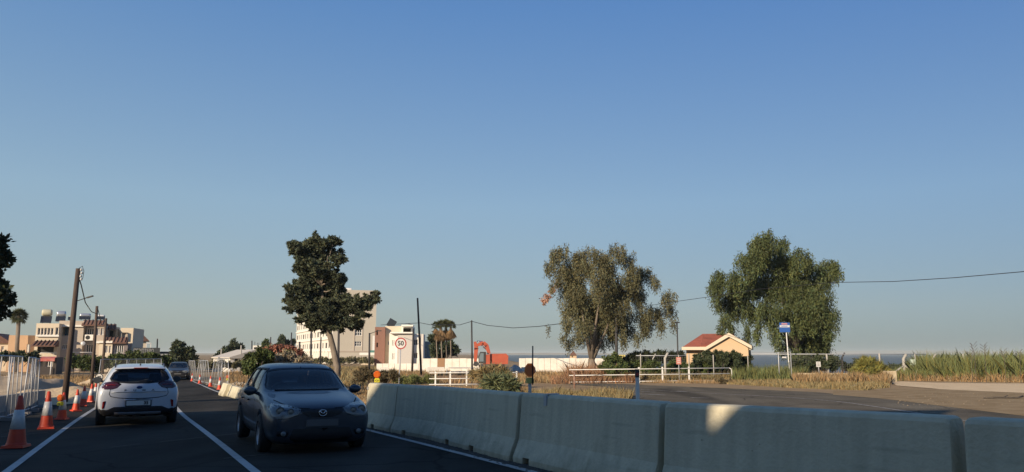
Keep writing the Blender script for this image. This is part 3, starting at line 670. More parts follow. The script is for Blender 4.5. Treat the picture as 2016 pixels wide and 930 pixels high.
for (bx, Y, tp, r, lab, m_) in others:
    t_, b0, t0 = pole(bx, Y, tp, r, lab, m_, group='poles in the distance'); PT[bx] = t0
    if bx in (613, 667, 728):
        dd = t0 - b0; sgn = -1 if bx == 728 else 1
        aa = MB().tube([dd + Vector((0, 0, -.1)), dd + Vector((-1.0 * sgn, -.3, .25))], .04, 6).build('lamp_arm', steel_d, t_)
        MB().box(dd + Vector((-1.2 * sgn, -.35, .25)), (.5, .2, .1)).build('lamp_head', steel_d, aa)
def cable(pts, r, label, sag=0):
    q = [Vector(p_) for p_ in pts]; out = []
    for a, b_ in zip(q, q[1:]):
        for i in range(12):
            s = i / 12; v = a.lerp(b_, s); v.z -= sag * 4 * s * (1 - s); out.append(v)
    out.append(q[-1]); MB().tube(out, r, 6).build('overhead_cable', black_p, label=label, cat='cable')
cable([tpA + Vector((.05, 0, -.35)), P(160, 562, 34), P(168, 596, 39), P(180, 614, 45), P(190, 618, 48)], .025, 'slack black cable hanging between the first two wooden poles on the left')
cable([P(192, 606, 48), P(197, 625, 50), P(200, 640, 54), P(208, 632, 58)], .02, 'short slack cable between the second and third wooden poles on the left')
cable([P(929, 633, 88), P(960, 641, 85), P(1010, 646, 80), P(1060, 643, 76), P(1100, 638, 72), P(1213, 612, 62)], .035, 'overhead cable from the black pole by the excavator to the brownish eucalyptus')
cable([P(1213, 612, 62), P(1330, 594, 55), P(1395, 585, 51)] + [P(1500, 569, 46.5), P(1640, 556.5, 41), P(1760, 554.5, 36.5), P(1880, 547, 33), P(2016, 535, 30), P(2300, 500, 25)], .017, 'long overhead cable crossing the sky from the eucalyptus to the right edge')
cable([P(929, 633, 88), P(905, 640, 93), P(848, 640, 100), P(828, 636, 100), P(750, 640, 115)], .035, 'overhead cable running left from the black pole to the villas')
# ================================================================ road signs
sign_w = mat('sign white', (.58, .57, .54), .45); sign_r = mat('sign red', (.34, .03, .03), .45); sign_k = mat('sign black', (.02, .02, .02), .5); sign_b = mat('sign blue', (.03, .10, .33), .4)
def disc_sign(px, py, Y, r, txt, label, base_px=None, ring=True):
    c = P(px, py, Y); b0 = XY(base_px or px, Y); t = thing('speed_limit_sign', label, 'road sign', b0, 0); c = c - b0
    MB().tube([(0, .03, -.2), (c.x, .03, c.z + r * .8)], .03, 8).build('post', galv, t)
    Mx = Matrix.Rotation(R(90), 3, 'X')
    f = MB().lathe([(0, .0), (r, .0), (r, .012), (0, .012)], c=(c.x, 0, c.z), n=32, M=Mx, smooth=False).build('face', sign_w, t)
    MB().lathe([(r * .80, .013), (r * .80, .018), (r * 1.0, .018), (r * 1.0, .013)], c=(c.x, 0, c.z), n=32, M=Mx, smooth=False).build('border', sign_r if ring else sign_k, f)
    stand_text('number', txt, r * 1.12, sign_k, (c.x, -.02, c.z), 0, f, r * .022, .95); return t
disc_sign(789, 676.5, 40, .30, '50', 'round white speed limit sign reading 50 with red ring, before the villas', 786)
disc_sign(195.3, 743.5, 27, .145, '30', 'small round 30 speed limit sign left of the white car', ring=False)
g = G(1556, 750); T = P(1548, 655, g.y); t = thing('bus_stop_sign', 'blue rectangular sign on a leaning white post before the dark green eucalyptus', 'sign', g); d = T - g
MB().tube([(0, 0, -.2), tuple(d)], .04, 8).build('post', white_p, t)
a, b_ = P(1534.5, 654.5, g.y) - g, P(1554, 635.5, g.y) - g
pl = MB().box(((a.x + b_.x) / 2, -.06, (a.z + b_.z) / 2), (b_.x - a.x, .04, b_.z - a.z)).build('panel', sign_b, t)
w_ = b_.x - a.x; cx = (a.x + b_.x) / 2; hz = b_.z - a.z
MB().box((cx, -.084, a.z + hz * .62), (w_ * .94, .008, hz * .22)).build('stripe', sign_w, pl); MB().box((cx - .02, -.084, a.z + hz * .86), (w_ * .55, .008, hz * .12)).build('stripe', mat('sign pink', (.55, .25, .22), .5), pl)
MB().box((cx - .03, -.090, a.z + hz * .62), (w_ * .6, .006, hz * .06)).build('print_line', sign_b, pl)
# ================================================================ white railings and posts
def railing(name, Yp, posts, z_rails, hpost, label, x_end=None, left_end=None, thick=.10):
    g0 = G(*Yp); Y = g0.y; t = thing(name, label, 'railing', (g0.x, Y, g0.z))
    X = lambda px: XY(px, Y).x - g0.x
    def gz(px): q = XY(px, Y); return q.z - g0.z
    for px in posts: MB().box((X(px), 0, gz(px) + hpost / 2), (thick, thick, hpost + .1)).build('post', white_p, t)
    a, c = X(left_end or posts[0]), X(x_end or posts[-1])
    for z in z_rails:
        MB().tube([(a, -.0 - thick / 2 - .025, z + gz(left_end or posts[0])), (c, -thick / 2 - .025, z + gz(x_end or posts[-1]))], .03, 8).build('rail', white_p, t)
    if x_end:
        e = gz(x_end); MB().tube([(c, -thick / 2 - .025, z_rails[-1] + e), (c + .12, -thick / 2 - .025, z_rails[-1] + e - .06), (c + .16, -thick / 2 - .025, z_rails[-1] - .2 + e), (c + .16, -thick / 2 - .025, -.1 + e)], .03, 8).build('end_bend', white_p, t)
    return t
railing('pipe_railing', (1303, 754), (1257, 1303, 1355), (.12, .58, .97), 1.05, 'long white painted railing before the small beige house, square posts', 1434, 1120)
railing('pipe_railing', (880, 760), (858, 887, 919), (.10, .48, .86), .9, 'white painted railing behind the barrier left of the palm clippings heap', 956, 846)
railing('pipe_railing', (900, 742), (880, 948), (.5, .85), 1.15, 'second white railing farther back, before the white site wall', None, 880, .12)
railing('pipe_railing', (1005, 760), (1017,), (.50, .86), .9, 'short end of white railing right of the palm clippings heap', None, 992)
g = G(1455, 744); b = MB(); b.box((0, 0, .48), (.20, .16, 1.0)); b.box((0, 0, 1.02), (.20, .16, .08), taper=.4); b.build('bollard', white_p, label='white pointed concrete bollard right of the long white railing', cat='bollard', loc=g)
# reddish short post with a wire
g = G(1131, 765); t = thing('wire_post', 'rusty brown post with red top in the dry grass strip behind the barrier', 'post', g); rust = mat('rusty post', (.20, .10, .07), .9, (.3, .2, .15), 6)
MB().tube([(0, 0, -.2), (0, 0, .95)], .05, 8).build('shaft', rust, t); MB().tube([(0, 0, .85), (-.15, 0, .98)], .05, 8).build('cap', rust, t)
e = P(1235, 742, g.y + 6); cable([g + Vector((0, 0, .7)), P(1180, 738, g.y + 3), P(1290, 744, g.y + 7)], .012, 'thin pale wire strung from the rusty post toward the white railing', .05)
# fence posts of the sea side fence
fpm = conc_p
def bent_post(px, pyb, pyt, label, Y, r=.07, bend=.3, m=fpm, brace=False, lean=0, group='fence posts with bent tops'):
    g = XY(px, Y); T = P(px + lean, pyt, Y); h = T.z - g.z; dx = T.x - g.x
    t = thing('fence_post', label, 'fence post', g, 0, group)
    MB().tube([(0, 0, -.2), (dx * .8, 0, h * .82), (dx + bend, -.0, h)], r, 6).build('shaft', m, t)
    if brace:
        for s in (-1, 1): MB().tube([(0, -.03, h * .55), (s * 1.5, -.05, .0)], r * .7, 6).build('brace', m, t)
fp = [(1261, 697, 58, .05), (1285, 697, 58, .05), (1309, 695, 56, .10), (1336, 699, 58, .04), (1356, 697, 56, .05), (1404, 699, 56, .045), (1472, 700, 57, .04), (1630, 697, 57, .07), (1657, 695, 58, .06), (1731, 696, 57, .07), (1778, 698, 56, .11), (1801, 697, 57, .04), (1836, 698, 57, .08), (1896, 697, 57, .07)]
labs = ['thin fence post under the right branches of the brownish eucalyptus', 'thin bent fence post left of the thick concrete one near the lamp post', 'thick pale concrete fence post with bent top left of the lamp post', 'thin post behind the red notice board', 'pale post at the left corner of the small beige house', 'pale forked post in front of the middle of the small house', 'post at the right corner of the small beige house',
    'leaning pale fence post by the white notice before the sea', 'dark fence post with bent top in front of the blue sea', 'pale fence post behind the yellow green bush', 'concrete fence post propped by two braces', 'thin post beside the round pale green sign', 'hooked fence post rising from the reeds, right of the braced post', 'fence post with a white lamp rising from the tall reeds']
for (px, pyt, Y, r), lab in zip(fp, labs):
    bent_post(px, 0, pyt, lab, Y, r, .22 if px in (1285, 1309, 1657, 1778, 1836) else .0, steel_d if px == 1657 else fpm, px == 1778, -3 if px == 1630 else 0)
# chain link fence along the sea
def sea_fence(pxa, pxb, Y, ztop, label):
    a, c = XY(pxa, Y), XY(pxb, Y); L = (c - a).length; t = thing('chain_link_fence', label, 'fence', a, math.atan2(c.y - a.y, c.x - a.x))
    MB().tube([(0, 0, ztop), (L, 0, ztop)], .035, 6).build('top_rail', galv, t)
    m = MB(); x = 0
    while x < L: m.box((x, 0, ztop / 2), (.004, .004, ztop)); x += .16
    z = .2
    while z < ztop: m.box((L / 2, 0, z), (L, .004, .004)); z += .16
    m.build('wire_mesh', wire, t, kind='stuff')
zt = P(1700, 695, 57).z - XY(1700, 57).z
sea_fence(1480, 1822, 57.2, zt, 'long chain link fence with pale top rail along the sea')
sea_fence(1252, 1350, 58.4, P(1300, 700, 58.4).z - XY(1300, 58.4).z, 'chain link fence between the brownish eucalyptus and the small beige house')
g = XY(1545, 54); t = thing('gate_frame', 'pale metal gate frame under the left side of the dark eucalyptus', 'gate', g); zt2 = P(1545, 694, 54).z - g.z
MB().tube([(-.45, 0, 0), (-.45, 0, zt2), (.4, 0, zt2), (.4, 0, 0)], .04, 6).build('frame', galv, t); MB().box((-.05, 0, zt2 - .35), (.3, .03, .1)).build('notice_plate', sign_w, t)
# low stone-capped wall and end pillar
cream = mat('cream stone', (.40, .33, .22), .9, (.50, .42, .29), 2.5, 9, .5, 12, world=True)
g0, g1_ = XY(1568, 53), XY(1742, 52); d = g1_ - g0
o = MB().box((d.length / 2, 0, .28), (d.length, .3, .62)).build('boundary_wall', cream, label='low cream wall behind the dry grass by the sea fence', cat='wall'); o.location = g0; o.rotation_euler = (0, 0, math.atan2(d.y, d.x))
g = XY(1749, 50.5); MB().box((0, 0, .34), (.62, .5, .72)).build('wall_pillar', cream, label='thick cream pillar ending the low wall beside the sandy track', cat='pillar', loc=g)
def notice(px, py, Y, w_, h_, m_, label, txt=None, post=True):
    c = P(px, py, Y); b0 = XY(px, Y); c = c - b0; t = thing('notice_board', label, 'notice', b0)
    if post: MB().tube([(0, .02, 0), (c.x, .02, c.z + h_ * .4)], .025, 6).build('post', galv, t)
    f = MB().box((c.x, -.02, c.z), (w_, .02, h_)).build('plate', m_, t); 
    for k in range(3): MB().box((c.x, -.033, c.z + h_ * (.25 - .25 * k)), (w_ * .6, .004, h_ * .07)).build('print_line', dark_ink if m_ is sign_w else sign_w, f)
notice(1611, 717.5, 53.5, .30, .36, sign_w, 'small white notice on the fence below the dark eucalyptus'); notice(1336, 710.5, 54, .34, .50, mat('notice red', (.50, .20, .16), .6), 'red notice board under the lamp post')
notice(1797, 713.5, 55, .36, .40, mat('notice green', (.45, .55, .45), .5), 'pale green roundish notice beside the braced fence post'); 
g = XY(1334, 60); T = P(1333, 636, 60); t = thing('street_lamp', 'slim dark street lamp with flat head left of the small beige house', 'street lamp', g); d = T - g
MB().tube([(0, 0, 0), tuple(d)], .07, 8, r1=.045).build('post', steel_d, t); MB().box(d + Vector((0, 0, .03)), (.36, .3, .09)).build('lamp_head', steel_d, t)
# ================================================================ cars
def subsurf_eval(me, lv=2):
    o = bpy.data.objects.new('tmp', me); C.objects.link(o); md = o.modifiers.new('s', 'SUBSURF'); md.levels = lv; md.render_levels = lv
    dg = bpy.context.evaluated_depsgraph_get(); m2 = bpy.data.meshes.new_from_object(o.evaluated_get(dg)); bpy.data.objects.remove(o); return m2
def car_loft(st):
    "st rows: y, z0, w, zm, zb, wb, wr, zt   (y front to rear)"
    vs = []; n = 0
    for (y, z0, w_, zm, zb, wb, wr, zt) in st:
        half = [(0, z0), (w_ * .6, z0), (w_ * .93, z0 + .03), (w_, zm), (w_ * .985, zb - .09), (wb, zb), (wb * .55 + wr * .45 + .012, zb * .5 + zt * .5 + .0), (wr, zt - .045), (wr * .72, zt - .006), (0, zt)]
        ring = [(x, z) for x, z in half] + [(-x, z) for x, z in half[-2:0:-1]]
        n = len(ring); vs += [(x, y, z) for x, z in ring]
    fs = [(i * n + k, i * n + (k + 1) % n, (i + 1) * n + (k + 1) % n, (i + 1) * n + k) for i in range(len(st) - 1) for k in range(n)]
    for base in (0, (len(st) - 1) * n):
        h = n // 2
        for k in range(h - 0):
            a, b_, c, d = k, k + 1, n - k - 1, (n - k) % n
            if b_ == c: continue
            if k == 0: fs.append((base, base + 1, base + n - 1))
            elif b_ >= c: continue
            else: fs.append((base + a, base + b_, base + c, base + d))
        fs.append((base + h - 1, base + h, base + h + 1)) if False else None
    me = bpy.data.meshes.new('loft'); me.from_pydata(vs, [], fs); me.update()
    bm = bmesh.new(); bm.from_mesh(me); bmesh.ops.holes_fill(bm, edges=bm.edges); bmesh.ops.recalc_face_normals(bm, faces=bm.faces); bm.to_mesh(me); bm.free(); return me
class Skin:
    def __init__(s, me): bm = bmesh.new(); bm.from_mesh(me); s.t = BVHTree.FromBMesh(bm); bm.free()
    def front(s, x, z, sg):
        h = s.t.ray_cast(Vector((x, 4 * sg, z)), Vector((0, -sg, 0))); return h
    def side(s, y, z, sg): return s.t.ray_cast(Vector((3 * sg, y, z)), Vector((-sg, 0, 0)))
    def top(s, x, y, z=3): return s.t.ray_cast(Vector((x, y, z)), Vector((0, 0, -1)))
    def patch(s, name, poly, how, m, parent, off=.006, th=.006, cut=3, smooth=True, **kw):
        "poly in (x,z) for how F/B, (y,z) for L/R, (x,y) for T; laid on the skin"
        bm = bmesh.new(); vs = [bm.verts.new((a, b_, 0)) for a, b_ in poly]; bm.faces.new(vs)
        bmesh.ops.triangulate(bm, faces=bm.faces)
        for _ in range(cut):
            es = [e for e in bm.edges if e.calc_length() > .07]
            if es: bmesh.ops.subdivide_edges(bm, edges=es, cuts=1, use_grid_fill=True); bmesh.ops.triangulate(bm, faces=[f for f in bm.faces if len(f.verts) > 3])
        bm.normal_update(); bad = []
        for v in bm.verts:
            a, b_ = v.co.x, v.co.y
            if how in 'FB': h = s.front(a, b_, 1 if how == 'F' else -1)
            elif how in 'LR': h = s.side(a, b_, -1 if how == 'L' else 1)
            else: h = s.top(a, b_)
            if h[0] is None:
                near = s.t.find_nearest(Vector((a, 2.1 if how == 'F' else -2.1, b_)) if how in 'FB' else Vector((-.9 if how == 'L' else .9, a, b_))); v.co = near[0] + near[1] * off
            else: v.co = h[0] + h[1] * off
        if th:
            r = bmesh.ops.solidify(bm, geom=bm.faces[:], thickness=th)
        bmesh.ops.recalc_face_normals(bm, faces=bm.faces)
        if not th:
            out = {'F': Vector((0, 1, 0)), 'B': Vector((0, -1, 0)), 'L': Vector((-1, 0, 0)), 'R': Vector((1, 0, 0)), 'T': Vector((0, 0, 1))}[how]
            if sum(f.normal.dot(out) * f.calc_area() for f in bm.faces) < 0: bmesh.ops.reverse_faces(bm, faces=bm.faces)
        me = bpy.data.meshes.new(name); bm.to_mesh(me); bm.free(); me.materials.append(m)
        if smooth: me.shade_smooth()
        return link(name, me, parent, **kw)
def strip_on(skin, name, pts, how, wd, m, parent, off=.004, th=.004, **kw):
    "thin line patch along pts"
    A, B = [], []
    for i, p in enumerate(pts):
        a = Vector(pts[max(0, i - 1)]); b_ = Vector(pts[min(len(pts) - 1, i + 1)]); d = (b_ - a).normalized(); nn = Vector((-d.y, d.x)) * wd / 2
        A.append(tuple(Vector(p) + nn)); B.append(tuple(Vector(p) - nn))
    return skin.patch(name, A + B[::-1], how, m, parent, off, th, 2, **kw)
def boolean(me, cutters, mats):
    "cut one after another; a cut that breaks the skin is tried again a hair larger, then left out"
    def area(m): return sum(p.area for p in m.polygons)
    cur = me
    for ci, cm in enumerate(cutters):
        base = area(cur); ok = False
        for k in (1.0, 1.0023, .9971, 1.0061, .9937):
            o = bpy.data.objects.new('tmp', cur); C.objects.link(o); c = bpy.data.objects.new('cut', cm); C.objects.link(c); c.scale = (k, k, k); c.location = (0, .0007 * ci, .0005 * (k - 1) * 100)
            md = o.modifiers.new('b', 'BOOLEAN'); md.operation = 'DIFFERENCE'; md.solver = 'EXACT'; md.object = c
            bpy.context.view_layer.update(); dg = bpy.context.evaluated_depsgraph_get(); out = bpy.data.meshes.new_from_object(o.evaluated_get(dg)); bpy.data.objects.remove(o); bpy.data.objects.remove(c)
            a = area(out); lo = .88 if ci else .95
            if a > base * lo and a < base * 2.6 and len(out.polygons) > 500: ok = True; break
        if ok: cur = out
        else: print('CUT SKIPPED', ci, round(base, 2), round(a, 2))
    return cur
def cyl_cut(x0, x1, y, z, r, m):
    b = MB(); n = 28; vs = [(x, y + r * math.cos(2 * math.pi * k / n), z + r * math.sin(2 * math.pi * k / n)) for x in (x0, x1) for k in range(n)]
    b.add(vs, [(k, (k + 1) % n, n + (k + 1) % n, n + k) for k in range(n)] + [tuple(range(n))[::-1], tuple(range(n, 2 * n))]); return b.mesh('cut', m)
def prism_cut(poly, axis_, a, b_, m):
    "poly prism along y (axis Y) or x (axis X)"
    q = MB(); n = len(poly)
    vs = [((u, a, v) if axis_ == 'Y' else (a, u, v)) for u, v in poly] + [((u, b_, v) if axis_ == 'Y' else (b_, u, v)) for u, v in poly]
    q.add(vs, [tuple(range(n)), tuple(range(2 * n - 1, n - 1, -1))] + [(i, i + n, (i + 1) % n + n, (i + 1) % n) for i in range(n)]); return q.mesh('cut', m)
def rounded(poly, r=.05, k=3):
    out = []; n = len(poly)
    for i in range(n):
        p0, p1, p2 = Vector(poly[i - 1]), Vector(poly[i]), Vector(poly[(i + 1) % n]); a = p1 + (p0 - p1).normalized() * min(r, (p0 - p1).length * .45); b_ = p1 + (p2 - p1).normalized() * min(r, (p2 - p1).length * .45)
        for j in range(k + 1): t = j / k; out.append(tuple(a * (1 - t) ** 2 + p1 * 2 * t * (1 - t) + b_ * t * t))
    return out
def inset(poly, d):
    c = sum((Vector(p) for p in poly), Vector((0, 0))) / len(poly); return [tuple(Vector(p) + (c - Vector(p)).normalized() * d) for p in poly]
tyre_m = mat('tyre rubber', (.02, .02, .021), .85); rim_m = mat('wheel alloy', (.42, .42, .43), .4, metal=.6); dark_in = mat('car interior', (.03, .03, .033), .8)
glass_m = mat('car glass', (.055, .06, .065), .03, spec=.7)
def clear_glass(name='tinted clear glass', tr=(.78, .81, .80, 1)):
    m = bpy.data.materials.new(name); m.use_nodes = True; n = m.node_tree.nodes; L = m.node_tree.links; n.clear()
    o = n.new('ShaderNodeOutputMaterial'); t = n.new('ShaderNodeBsdfTransparent'); g = n.new('ShaderNodeBsdfGlossy'); mx = n.new('ShaderNodeMixShader'); fr = n.new('ShaderNodeFresnel')
    t.inputs[0].default_value = tr; g.inputs[0].default_value = (1, 1, 1, 1); g.inputs['Roughness'].default_value = .02; fr.inputs[0].default_value = 1.5
    L.new(fr.outputs[0], mx.inputs[0]); L.new(t.outputs[0], mx.inputs[1]); L.new(g.outputs[0], mx.inputs[2]); L.new(mx.outputs[0], o.inputs[0]); return m
clear_m = clear_glass(); privacy_m = clear_glass('privacy glass', (.13, .14, .15, 1))
trim_m = mat('black trim', (.015, .015, .017), .55); seam_m = mat('panel gap', (.006, .006, .007), .9); chrome = mat('chrome', (.75, .75, .76), .15, metal=1); bowl_m = mat('reflector', (.17, .18, .18), .3, metal=.5)
lens_m = mat('headlamp lens', (.12, .13, .13), .15, (.18, .19, .19), 9, 3, spec=.6, coat=.3); plate_m = mat('number plate', (.62, .61, .56), .5)
def make_wheel(parent, x, y, r=.31, w_=.2, spokes=5, sg=1):
    M = Matrix.Rotation(math.pi / 2, 3, 'Y')
    wobj = link('wheel', None, parent, loc=(x, y, r))
    prof = [(r * .62, -w_ / 2), (r * .90, -w_ / 2), (r * .98, -w_ * .38), (r, -w_ * .2), (r, w_ * .2), (r * .98, w_ * .38), (r * .9, w_ / 2), (r * .62, w_ / 2)]
    MB().lathe(prof, n=32, M=M).build('tyre', tyre_m, wobj)
    b = MB(); b.lathe([(r * .66, -w_ * .45), (r * .60, -w_ * .42), (r * .60, w_ * .42), (r * .66, w_ * .45)], n=28, M=M)
    b.lathe([(0, sg * w_ * .34), (r * .16, sg * w_ * .36), (r * .17, sg * w_ * .1), (0, sg * w_ * .1)], n=14, M=M)
    for k in range(spokes):
        a = 2 * math.pi * k / spokes; Mk = Matrix.Rotation(a, 3, 'X'); b.box(Mk @ Vector((sg * w_ * .30, 0, r * .38)), (w_ * .14, r * .15, r * .52), M=Mk)
    b.lathe([(0, sg * w_ * .02), (r * .58, sg * w_ * .02)], n=20, M=M); b.build('rim', rim_m, wobj)
def mirror(parent, x, y, z, sg, m, s=1.0, face=None):
    b = MB(); b.sphere((x + sg * .12 * s, y, z), .1 * s, 14, 10, (1.15, .75, .72)); b.tube([(x - sg * .02, y, z - .05), (x + sg * .06, y, z - .02)], .03, 8); o = b.build('wing_mirror', m, parent)
    f = MB().lathe([(0, 0), (.085 * s, 0)], c=(x + sg * .12 * s, y - .077 * s, z), n=18, M=Matrix.Rotation(math.pi / 2, 3, 'X')); f.build('mirror_glass', glass_m, o); return o
def seats(parent, ys_, z=.62, top=1.12):
    for (x, y) in ys_:
        b = MB(); b.box((x, y, .60), (.48, .13, .68), M=Matrix.Rotation(-.2, 3, 'X')); b.box((x, y - .09, top - .03), (.26, .09, .15), taper=.85); b.box((x, y - .08, top - .13), (.10, .03, .12)); b.build('seat', dark_in, parent)
def paint_mat(name, c, coat=.9, **k): return mat(name, c, .35, coat=coat, spec=.5, **k)

# ---------- oncoming dark blue grey hatchback
def make_dark_hatch(full=True, paint_name='dark blue grey paint', col=(.028, .037, .050), name='hatchback'):
    pm = paint_mat(paint_name, col, .45 if name == 'hatchback' else .2)
    st = [(2.215, .34, .58, .50, .64, .52, .42, .71), (2.19, .24, .72, .50, .68, .62, .47, .75), (2.10, .17, .81, .50, .74, .71, .53, .80), (1.90, .16, .862, .52, .80, .765, .58, .86), (1.55, .16, .877, .52, .86, .79, .62, .92),
          (1.12, .16, .878, .52, .915, .80, .64, .98), (.92, .16, .878, .52, .925, .80, .64, 1.02), (.62, .16, .878, .52, .93, .80, .635, 1.175), (.30, .16, .878, .50, .93, .81, .64, 1.335), (.04, .16, .878, .50, .935, .81, .625, 1.43),
          (-.5, .16, .878, .50, .945, .81, .625, 1.47), (-1.1, .17, .878, .52, .955, .80, .61, 1.445), (-1.6, .19, .87, .54, .965, .77, .56, 1.36), (-1.92, .22, .85, .56, .96, .745, .56, 1.18), (-2.08, .26, .82, .58, .93, .71, .58, 1.02), (-2.16, .34, .76, .60, .86, .66, .54, .93)]
    body = subsurf_eval(car_loft(st), 2); sk = Skin(body)
    # cabin
    ins_ = [(y, .55, (w_ - .10), .7, zb - .02, wb - .07, wr - .06, zt - .045) for (y, z0, w_, zm, zb, wb, wr, zt) in st if -1.95 < y < .65]
    cab = car_loft(ins_); cab.materials.append(dark_in); cab = subsurf_eval(cab, 1)
    wsp = [(-.72, 1.0), (.72, 1.0), (.585, 1.39), (-.585, 1.39)]; wsp = rounded(wsp, .07)
    rwp = rounded([(-.56, 1.04), (.56, 1.04), (.49, 1.33), (-.49, 1.33)], .07)
    sdw = [rounded([(.42, .985), (-.33, 1.0), (-.33, 1.36), (.12, 1.345)], .05), rounded([(-.42, 1.0), (-1.22, 1.03), (-1.05, 1.335), (-.42, 1.36)], .05)]
    cuts = [cab, prism_cut(wsp, 'Y', .2, 1.6, dark_in), prism_cut(rwp, 'Y', -1.2, -2.6, dark_in)]
    for q in sdw: cuts.append(prism_cut(q, 'X', -1.2, 1.2, dark_in))
    wy = (1.34, -1.30)
    for y in wy:
        for s in (-1, 1): cuts.append(cyl_cut(s * .60, s * 1.2, y, .33, .365, dark_in))
    cuts = cuts[1:5] + cuts[:1] + cuts[5:]
    bm_ = boolean(body, cuts, [pm, dark_in]); bm_.materials.clear(); bm_.materials.append(pm)
    bm_.shade_smooth(); t = thing(name, 'x', 'car')
    o = link('body', bm_, t)
    sk.patch('windscreen', wsp, 'F', clear_m, t, off=-.012, th=0); sk.patch('rear_window', rwp, 'B', clear_m, t, off=-.012, th=0)
    for s, how in ((-1, 'L'), (1, 'R')):
        for q in sdw:
            sw = sk.patch('side_window', q, how, clear_m, t, off=-.014, th=0)
        # window surround and door seams
        for q in sdw:
            oq = [tuple(Vector(p) + (Vector(p) - sum((Vector(a) for a in q), Vector((0, 0))) / len(q)).normalized() * .012) for p in q]
            strip_on(sk, 'window_trim', oq + oq[:1], how, .022, trim_m, t, .003, .004)
        strip_on(sk, 'door_seam', [(.52, .92), (.62, .55), (.60, .25)], how, .010, seam_m, t, .002, .002)
        strip_on(sk, 'door_seam', [(-.38, .96), (-.40, .6), (-.36, .25)], how, .010, seam_m, t, .002, .002)
        strip_on(sk, 'door_seam', [(-1.20, 1.0), (-1.10, .72), (-.93, .55), (-.90, .27)], how, .010, seam_m, t, .002, .002)
        for y in (-.18, -.98): h = sk.side(y, .80, s); b = MB().box((h[0].x + s * .02, y, .80), (.03, .17, .03)); b.build('door_handle', pm, t)
        strip_on(sk, 'sill_trim', [(.95, .22), (0, .20), (-.92, .22)], how, .05, trim_m, t, .003, .004)
    for y in wy:
        for s in (-1, 1): make_wheel(t, s * .785, y, .318, .205, 5, s)
    mirror(t, -.82, .60, .985, -1, pm); mirror(t, .82, .60, .985, 1, pm)
    # front face
    gr = [(-.36, .735), (.36, .735), (.33, .675), (.20, .61), (-.20, .61), (-.33, .675)]
    sk.patch('grille', rounded(gr, .03), 'F', trim_m, t, .004, .006)
    hl = [(.33, .735), (.40, .655), (.54, .605), (.71, .60), (.785, .645), (.81, .77), (.75, .825), (.52, .80)]
    for s in (-1, 1):
        q = [(a * s, z) for a, z in hl]; h = sk.patch('headlight', q, 'F', lens_m, t, .005, .008)
        for (a, z, r_) in ((.51, .70, .046), (.665, .71, .062)):
            hh = sk.front(a * s, z, 1)
            MB().lathe([(0, .004), (r_ * .6, .01), (r_, .0), (r_ * 1.15, .006)], c=hh[0] + Vector((0, .012, 0)), n=18, M=Matrix.Rotation(-math.pi / 2, 3, 'X')).build('reflector_bowl', bowl_m, h)
        f = [(s * .52, .40), (s * .70, .41), (s * .72, .33), (s * .56, .31)]; fo = sk.patch('fog_lamp_recess', rounded(f, .03), 'F', trim_m, t, .004, .004)
        hh = sk.front(.61 * s, .362, 1); MB().lathe([(0, .02), (.035, .015), (.042, .0)], c=hh[0] + Vector((0, .01, 0)), n=14, M=Matrix.Rotation(-math.pi / 2, 3, 'X')).build('fog_lamp', lens_m, fo)
        strip_on(sk, 'bonnet_seam', [(s * .20, .745), (s * .40, .755), (s * .58, .81), (s * .70, .87)], 'F', .010, seam_m, t, .002, .002)
    sk.patch('lower_intake', rounded([(-.46, .43), (.46, .43), (.52, .28), (.40, .225), (-.40, .225), (-.52, .27)], .03), 'F', trim_m, t, .004, .005)
    h = sk.front(0, .67, 1)[0]; hb = sk.front(0, .52, 1)[0]
    pl = MB().box((0, hb.y + .016, .52), (.52, .012, .11)).build('number_plate_holder', mat('dark blank plate', (.10, .10, .10), .6), t)  # plate left blank, in one dark grey
    # round winged badge
    bd = MB(); nn = 24; ring = [(.062 * math.cos(2 * math.pi * k / nn), h.y + .022, .677 + .048 * math.sin(2 * math.pi * k / nn)) for k in range(nn + 1)]; bd.tube(ring, .0065, 6, False)
    for s in (-1, 1): bd.tube([(0, h.y + .024, .660), (s * .022, h.y + .024, .678), (s * .040, h.y + .024, .700), (s * .055, h.y + .024, .700)], [.009, .008, .007, .004], 6)
    bd.build('badge', chrome, t)
    for s in (-1, 1):
        q = [(s * .60, .98), (s * .74, .95), (s * .74, .80), (s * .62, .80)]; sk.patch('tail_light', q, 'B', mat('tail red', (.22, .014, .014), .15, coat=.5), t)
    ws = [(-.45, .935), (.55, .935)]
    for x0, x1 in ((-.55, .02), (.0, .58)):
        pts = []
        for k in range(7):
            x = x0 + (x1 - x0) * k / 6; hh = sk.front(x, 1.0 + .0 * k, 1)[0]
            if hh: pts.append(hh + Vector((0, .012, .006)))
        MB().tube(pts, .009, 5).build('wiper', trim_m, t)
    rm = MB(); rm.box((0, .22, 1.30), (.24, .03, .07)); rm.tube([(0, .2, 1.30), (0, .16, 1.39)], .01, 5); rm.build('rear_view_mirror', dark_in, t)
    seats(t, ((-.36, -.35), (.36, -.35), (-.36, -1.25), (.36, -1.25)), top=1.15)
    b = MB(); Mw = Matrix.Rotation(R(65), 3, 'X'); b.tube([Mw @ Vector((.18 * math.cos(a * .5236), .18 * math.sin(a * .5236), 0)) + Vector((.36, .22, .95)) for a in range(13)], .014, 6, False); b.build('steering_wheel', dark_in, t)
    b = MB().box((0, .55, .86), (1.4, .5, .14)); b.build('dashboard', dark_in, t)
    q = MB().box((.48, 0, 0), (.001, .001, .001))
    return t, sk
